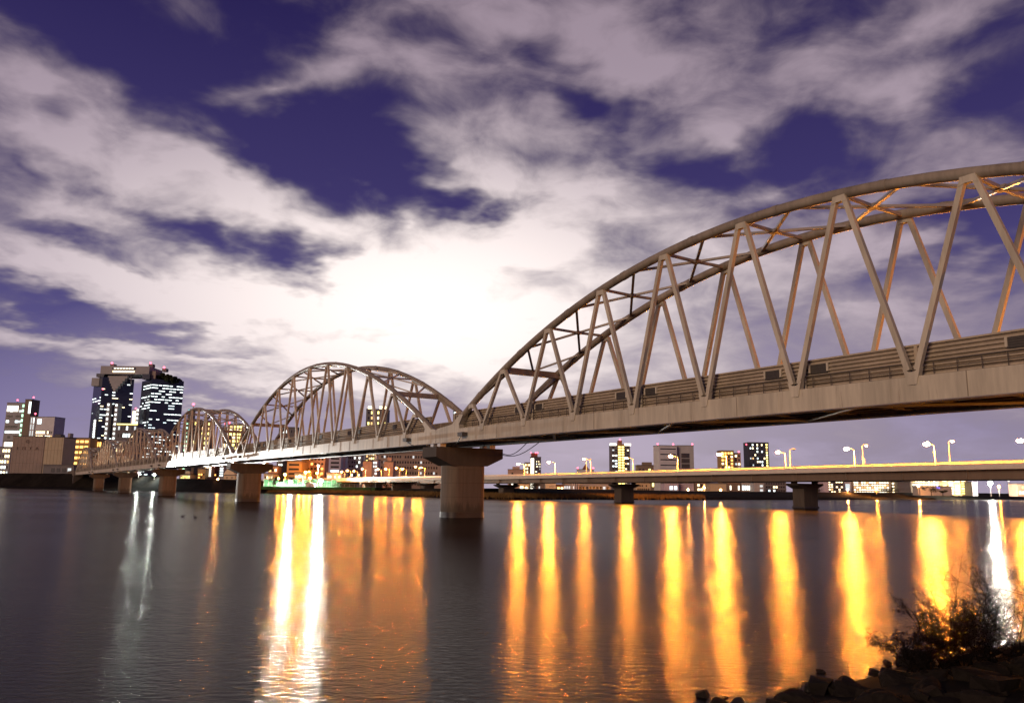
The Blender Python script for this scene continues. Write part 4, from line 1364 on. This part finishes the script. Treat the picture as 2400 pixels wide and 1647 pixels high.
# ------------------------------------------------------------------ trees and reeds on the far bank
def leaf_mesh(rn, n, rx, rz, cz, size, clumps=10):
    mb = MB()
    cl = [(rn.gauss(0, .45)*rx, rn.gauss(0, .45)*rx, cz + rn.gauss(0, .42)*rz, rn.uniform(.3, .6)) for _ in range(clumps)]
    for _ in range(n):
        cx, cy, cz_, cr = rn.choice(cl)
        d = Vector((rn.gauss(0, 1), rn.gauss(0, 1), rn.gauss(0, 1))).normalized()*(rn.random()**.5)*cr
        c = Vector((cx + d.x*rx, cy + d.y*rx, cz_ + d.z*rz))
        a = Vector((rn.gauss(0, 1), rn.gauss(0, 1), rn.gauss(0, 1))).normalized()
        b_ = a.orthogonal().normalized()
        s_ = size*rn.uniform(.6, 1.4)
        mb.add([c + a*s_, c + b_*s_*.5, c - a*s_, c - b_*s_*.5], [(0, 1, 2, 3)])
    return mb


def tree(px, Y, h, rx, label, mat='leaf_dark', zb=3.0, seed=1, n=420, bare=False):
    rn = random.Random(seed)
    q = at(px, 1150, Y)
    o = empty('bank_tree', (q.x, Y, zb), 0, label=label, cat='tree', group='trees on the far bank')
    tr = MB().tube([(0, 0, -.4), (.1, 0, h*.3), (-.05, 0, h*.62)], [.22, .17, .08], 7)
    for k in range(14 if bare else 7):
        a = rn.uniform(0, 6.28)
        z = h*rn.uniform(.25, .6)
        e = Vector((math.cos(a)*rx*rn.uniform(.5, 1.0), math.sin(a)*rx*rn.uniform(.5, 1.0), min(h, z + h*rn.uniform(.2, .45))))
        m0 = Vector((0, 0, z)).lerp(e, .5) + Vector((0, 0, h*.05))
        tr.tube([(0, 0, z), m0, e], [.09, .06, .02], 5)
        if bare:
            for _ in range(3):
                f = m0.lerp(e, rn.random())
                tr.tube([f, f + Vector((rn.gauss(0, .4), rn.gauss(0, .4), rn.uniform(.1, .7)))*rx*.5], [.035, .01], 4)
    tr.build('trunk', 'bark', o)
    if n:
        leaf_mesh(rn, n, rx, h*.36, h*.62, .26 if not bare else .14, 14).build('crown', mat, o)
    return o


tree(640, 424, 6.0, 2.3, 'round dark tree at the left edge of the floodlit park', 'leaf_dark', 2.8, 3, 700)
tree(722, 432, 5.0, 4.2, 'green lit tree between the two park floodlights', 'leaf', 2.8, 5, 700)
tree(800, 410, 4.0, 4.5, 'spreading shrub-like tree right of the park floodlights', 'leaf', 2.6, 7, 500)
tree(868, 398, 6.2, 6.0, 'bare spreading tree in front of the viaduct', 'reed', 2.6, 9, 260, True)
tree(905, 392, 4.0, 4.0, 'low bush tree at the foot of the viaduct', 'leaf_dark', 2.6, 11, 420)
tree(985, 520, 9, 6, 'dark tree clump behind the viaduct near the big pier', 'leaf_dark', 2.6, 12, 600)
tree(1250, 400, 4.2, 3.2, 'dark bush on the bank between the first two road piers', 'leaf_dark', 2.8, 13, 420)
tree(2182, 470, 5.6, 4.6, 'rounded dark tree in front of the garden wall block', 'leaf_dark', 3.0, 15, 600)
tree(2209, 465, 3.4, 3.0, 'smaller dark bush right of the rounded dark tree', 'leaf_dark', 3.0, 17, 420)
tree(1916, 440, 3.4, 3.4, 'dark bush just right of the rightmost road pier', 'leaf_dark', 3.0, 18, 420)
tree(2080, 470, 4.0, 6.0, 'dark hedge-like tree below the glowing housing block', 'leaf_dark', 2.8, 19, 600)

rn = random.Random(21)
mb = MB()
for i in range(9000):
    t = rn.random()
    seg = [p_ for p_ in BANK if -135 < p_[0] < 120]
    k = rn.randrange(len(seg)-1)
    u = rn.random()
    x, y = seg[k][0]*(1-u) + seg[k+1][0]*u, seg[k][1]*(1-u) + seg[k+1][1]*u
    d = rn.uniform(.5, 15)
    z = 0.3 if d < 1 else (.9 if d < 4 else 1.3)
    hh = rn.uniform(.5, 1.5)*(1.0 if x > -100 else .55)
    lx, ly = rn.gauss(0, .25), rn.gauss(0, .25)
    ww = rn.uniform(.08, .22)
    mb.add([(x-ww, y+d, z-.3), (x+ww, y+d + rn.uniform(-.1, .1), z-.3), (x+lx, y+d+ly, z+hh)], [(0, 1, 2)])
setp(mb.build('reeds', 'reed'), 'dry brown reeds along the far waterline', 'reeds', kind='stuff')

# park fence on the lawn edge
fo = empty('park_fence', (-100, 409, 3.6), 0, label='thin mesh fence along the floodlit lawn', cat='fence')
A, B_ = Vector((-128, 428.5, 0)), Vector((-66, 398, 0))
off = Vector((-100, 409, 0))
N = 22
for k in range(N+1):
    p_ = A.lerp(B_, k/N) - off
    MB().tube([(p_.x, p_.y, 0), (p_.x, p_.y, 1.6)], .05, 5).build('post', 'galvanised', fo)
for z in (.3, .9, 1.55):
    MB().tube([A - off + Vector((0, 0, z)), B_ - off + Vector((0, 0, z))], .03, 5).build('rail', 'galvanised', fo)
nf = empty('sports_net', (-100, 436, 2.6), 0, label='tall green mesh net lit by the park floodlights', cat='net')
A, B_ = at(618, 1140, 436), at(800, 1140, 436)
NP = 16
for k in range(NP):
    xa, xb = A.x + (B_.x-A.x)*k/NP + 100, A.x + (B_.x-A.x)*(k+1)/NP + 100
    h_ = (4.6, 4.2, 4.9, 3.6)[k % 4]
    MB().tube([(xa, 0, 0), (xa, 0, 5.2)], .08, 5).build('net_post', 'galvanised', nf)
    MB().box(xa+.1, xb-.1, -.02, .02, .3, h_).build('net_panel', 'net_green', nf)
q = at(726, 1145, 416)
hut = empty('park_hut', (q.x, 416, 3.62), 0, label='small white hut between the two park floodlights', cat='hut')
MB().box(-2.2, 2.2, 0, 3, 0, 1.5).build('wall', 'w_white', hut)
MB().prism([(-2.5, 1.5), (2.5, 1.5), (0, 2.2)], 'y', -.3, 3.3).build('roof', 'w_white', hut)
MB().box(-.4, .4, -.06, .0, 0, 1.2).build('door', 'w_grey', hut)

# ------------------------------------------------------------------ water birds
for i, (px, py, lab) in enumerate(((428, 1211, 'dark waterbird on the river, leftmost of three'), (457, 1213.5, 'dark waterbird on the river, middle of three'), (494, 1213, 'dark waterbird on the river, rightmost of three'))):
    r = ray(px, py)
    q = r*(-CAM_Z/r.z)
    rn = random.Random(i)
    a = (0.3, 2.9, .2)[i]
    mb = MB()
    prof = [(-.52, .07, .02), (-.42, .10, .07), (-.2, .09, .16), (.05, .08, .19), (.25, .10, .15), (.34, .20, .085), (.37, .30, .06), (.42, .345, .065), (.50, .34, .045), (.60, .325, .012)]
    mb.tube([(x, 0, z) for x, z, _ in prof], [t_ for _, _, t_ in prof], 10)
    o = mb.build('water_bird', 'bird', None, True)
    o.location = (q.x, q.y, 0.0)
    o.rotation_euler = (0, 0, a)
    o.scale = (.55, .55, .55)
    setp(o, lab, 'bird', 'waterbirds floating on the river')

# ------------------------------------------------------------------ near bank: ground, rocks, shrubs
WLN = [(-90, -14), (-40, 0), (-20, 6), (0, 13.2), (4.4, 15.9), (7.6, 18.4), (11.3, 20.8), (14.7, 23.4), (22, 28), (32, 33), (50, 58), (90, 90), (160, 130)]
mb = MB()
cols = 60
dd = [-1.5, 0, .8, 2, 4, 7, 11, 16, 24, 60]
dn = []
for (a, b_) in zip(WLN, WLN[1:]):
    n = max(1, int(math.hypot(b_[0]-a[0], b_[1]-a[1])/1.6))
    for k in range(n):
        t = k/n
        dn.append((a[0]*(1-t) + b_[0]*t, a[1]*(1-t) + b_[1]*t))
nrm = Vector((.55, -.83))
rn = random.Random(8)
for x, y in dn:
    for d in dd:
        z = -.5 if d < 0 else min(2.3, .12*d)
        mb.v.append((x + nrm.x*d + rn.uniform(-.2, .2), y + nrm.y*d + rn.uniform(-.2, .2), z + rn.uniform(-.10, .12)*(0 < d < 20)))
n = len(dd)
for i in range(len(dn)-1):
    for k in range(n-1):
        mb.f.append((i*n+k, i*n+k+1, (i+1)*n+k+1, (i+1)*n+k))
setp(mb.build('near_riverbank', 'earth', smooth=True), 'dark stony near riverbank in the lower right corner', 'riverbank', kind='structure')


def boulder(px, py, z, sx, sy, sz, label, mat, seed):
    rn = random.Random(seed)
    r = ray(px, py)
    q = r*((z - CAM_Z)/r.z)
    bm = bmesh.new()
    bmesh.ops.create_icosphere(bm, subdivisions=4, radius=1)
    off = Vector((rn.uniform(0, 50), rn.uniform(0, 50), rn.uniform(0, 50)))
    planes = [Vector((rn.gauss(0, 1), rn.gauss(0, 1), rn.gauss(0, .8))).normalized() for _ in range(9)]
    for v in bm.verts:
        p_ = v.co.normalized()
        cut = min((.60 + .1*math.sin(k*2.1))/max(.2, p_.dot(pl_)) for k, pl_ in enumerate(planes))
        rr_ = min(1.0, cut)
        rr_ *= 1 + .14*noise.noise(p_*1.6 + off) + .07*noise.noise(p_*4 + off) + .03*noise.noise(p_*11 + off)
        v.co = Vector((p_.x*sx*rr_, p_.y*sy*rr_, p_.z*sz*rr_))
    me = bpy.data.meshes.new('boulder')
    bm.to_mesh(me)
    bm.free()
    for p_ in me.polygons:
        p_.use_smooth = False
    me.materials.append(M(mat))
    o = link('boulder', me, None, (q.x, q.y, z - sz*.15), (0, 0, rn.uniform(0, 6)))
    return setp(o, label, 'boulder', 'boulders along the near waterline')


BO = [(1690, 1648, .1, .45, .4, .3, 'pale boulder half cut off at the bottom edge, leftmost', 'rock', 1), (1735, 1638, .06, .3, .25, .18, 'small wet black stone at the bottom edge', 'rock_wet', 2),
      (1850, 1640, .18, 1.05, .7, .5, 'wide low brownish boulder at the bottom edge', 'rock', 3), (1890, 1604, .08, .34, .26, .26, 'small wet black stone, left of the waterline pair', 'rock_wet', 4),
      (1943, 1602, .08, .42, .3, .26, 'small wet black stone, right of the waterline pair', 'rock_wet', 5), (2010, 1612, .25, 1.0, .8, .5, 'broad flat boulder right of the two black stones', 'rock', 6),
      (2105, 1588, .35, .95, .7, .55, 'large rounded boulder under the leftmost shrub', 'rock', 7), (2060, 1645, .45, .9, .7, .5, 'boulder at the bottom edge below the broad flat one', 'rock', 8),
      (2185, 1612, .5, 1.0, .8, .55, 'dark boulder below the second shrub', 'rock', 9), (2235, 1575, .35, .8, .6, .5, 'boulder between the second and third shrub', 'rock', 10),
      (2290, 1640, .7, .7, .6, .42, 'boulder at the bottom edge near the right corner', 'rock', 11), (2320, 1575, .45, .9, .7, .5, 'dark boulder under the third shrub', 'rock', 12), (2385, 1560, .5, .8, .7, .5, 'dark boulder at the right edge', 'rock', 13)]
for b_ in BO:
    px_, py_, z_, a_, c_, d_, *rest = b_
    boulder(px_, py_ + 8, z_*.6, a_*.62, c_*.62, d_*.62, *rest)


def shrub(px, py, z, h, spread, label, seed):
    rn = random.Random(seed)
    r = ray(px, py)
    q = r*((z - CAM_Z)/r.z)
    o = empty('bare_shrub', (q.x, q.y, z-.1), 0, label=label, cat='shrub', group='bare shrubs on the near bank')
    st, lf = MB(), MB()

    def grow(p_, d, ln, rad, lev):
        pts, rads = [p_], [rad]
        for k in range(4):
            d = (d + Vector((rn.gauss(0, .22), rn.gauss(0, .22), rn.gauss(.02, .16)))).normalized()
            p_ = p_ + d*ln/4
            pts.append(p_)
            rads.append(rad*(1-.2*(k+1)))
            if lev < 3:
                for _ in range(2 if lev < 1 else 1):
                    nd = (d + Vector((rn.gauss(0, .75), rn.gauss(0, .75), rn.gauss(.1, .5)))).normalized()
                    grow(p_, nd, ln*rn.uniform(.35, .6), rad*.55, lev+1)
            if lev >= 1:
                for _ in range(1):
                    a = Vector((rn.gauss(0, 1), rn.gauss(0, 1), rn.gauss(0, 1))).normalized()
                    b_ = a.orthogonal().normalized()
                    c = p_ + a*.03
                    s_ = rn.uniform(.010, .026)
                    lf.add([c + a*s_, c + b_*s_*.6, c - a*s_, c - b_*s_*.6], [(0, 1, 2, 3)])
        st.tube(pts, rads, 3, False)
    for k in range(6):
        a = rn.uniform(0, 6.28)
        d = Vector((math.cos(a)*spread, math.sin(a)*spread, 1)).normalized()
        grow(Vector((rn.gauss(0, .12), rn.gauss(0, .12), 0)), d, h*rn.uniform(.7, 1.1), .020, 0)
    st.build('stem', 'twig', o, False, False)
    lf.build('foliage', 'twig', o, False, False)
    return o


shrub(2150, 1566, .35, .85, .95, 'bare twiggy shrub over the orange reflection, leftmost of the row', 31)
shrub(2205, 1556, .4, 1.3, .8, 'bare twiggy shrub, second from the left and spreading', 32)
shrub(2250, 1548, .4, 1.2, .8, 'dense bare shrub in front of the white reflection', 33)
shrub(2310, 1540, .45, 1.1, .9, 'low bare shrub, second from the right edge', 34)
shrub(2385, 1525, .5, 1.4, .8, 'bare shrub at the right edge of the picture', 35)
# loose riprap between the boulders
rn = random.Random(5)
mb = MB()
for i in range(9000):
    k = rn.randrange(len(dn))
    x, y = dn[k]
    if not (-5 < x < 40):
        continue
    d = rn.uniform(-.3, 9)
    s_ = .05 + .26*rn.random()**2
    c = Vector((x + nrm.x*d + rn.uniform(-.8, .8), y + nrm.y*d + rn.uniform(-.8, .8), max(0, .12*d) + s_*.15))
    q = Matrix.Rotation(rn.uniform(0, 6.28), 3, 'Z') @ Matrix.Rotation(rn.uniform(-.5, .5), 3, 'X')
    vs = [c + q @ Vector((rn.uniform(.5, 1.25)*s_*a*1.2, rn.uniform(.5, 1.2)*s_*b2, rn.uniform(.4, 1)*s_*e*.75)) for a in (-1, 1) for b2 in (-1, 1) for e in (-1, 1)]
    mb.add(vs, [(0, 1, 3, 2), (4, 6, 7, 5), (0, 4, 5, 1), (2, 3, 7, 6), (0, 2, 6, 4), (1, 5, 7, 3)])
setp(mb.build('riprap', 'rock'), 'loose dark stones covering the near bank', 'stones', kind='stuff')
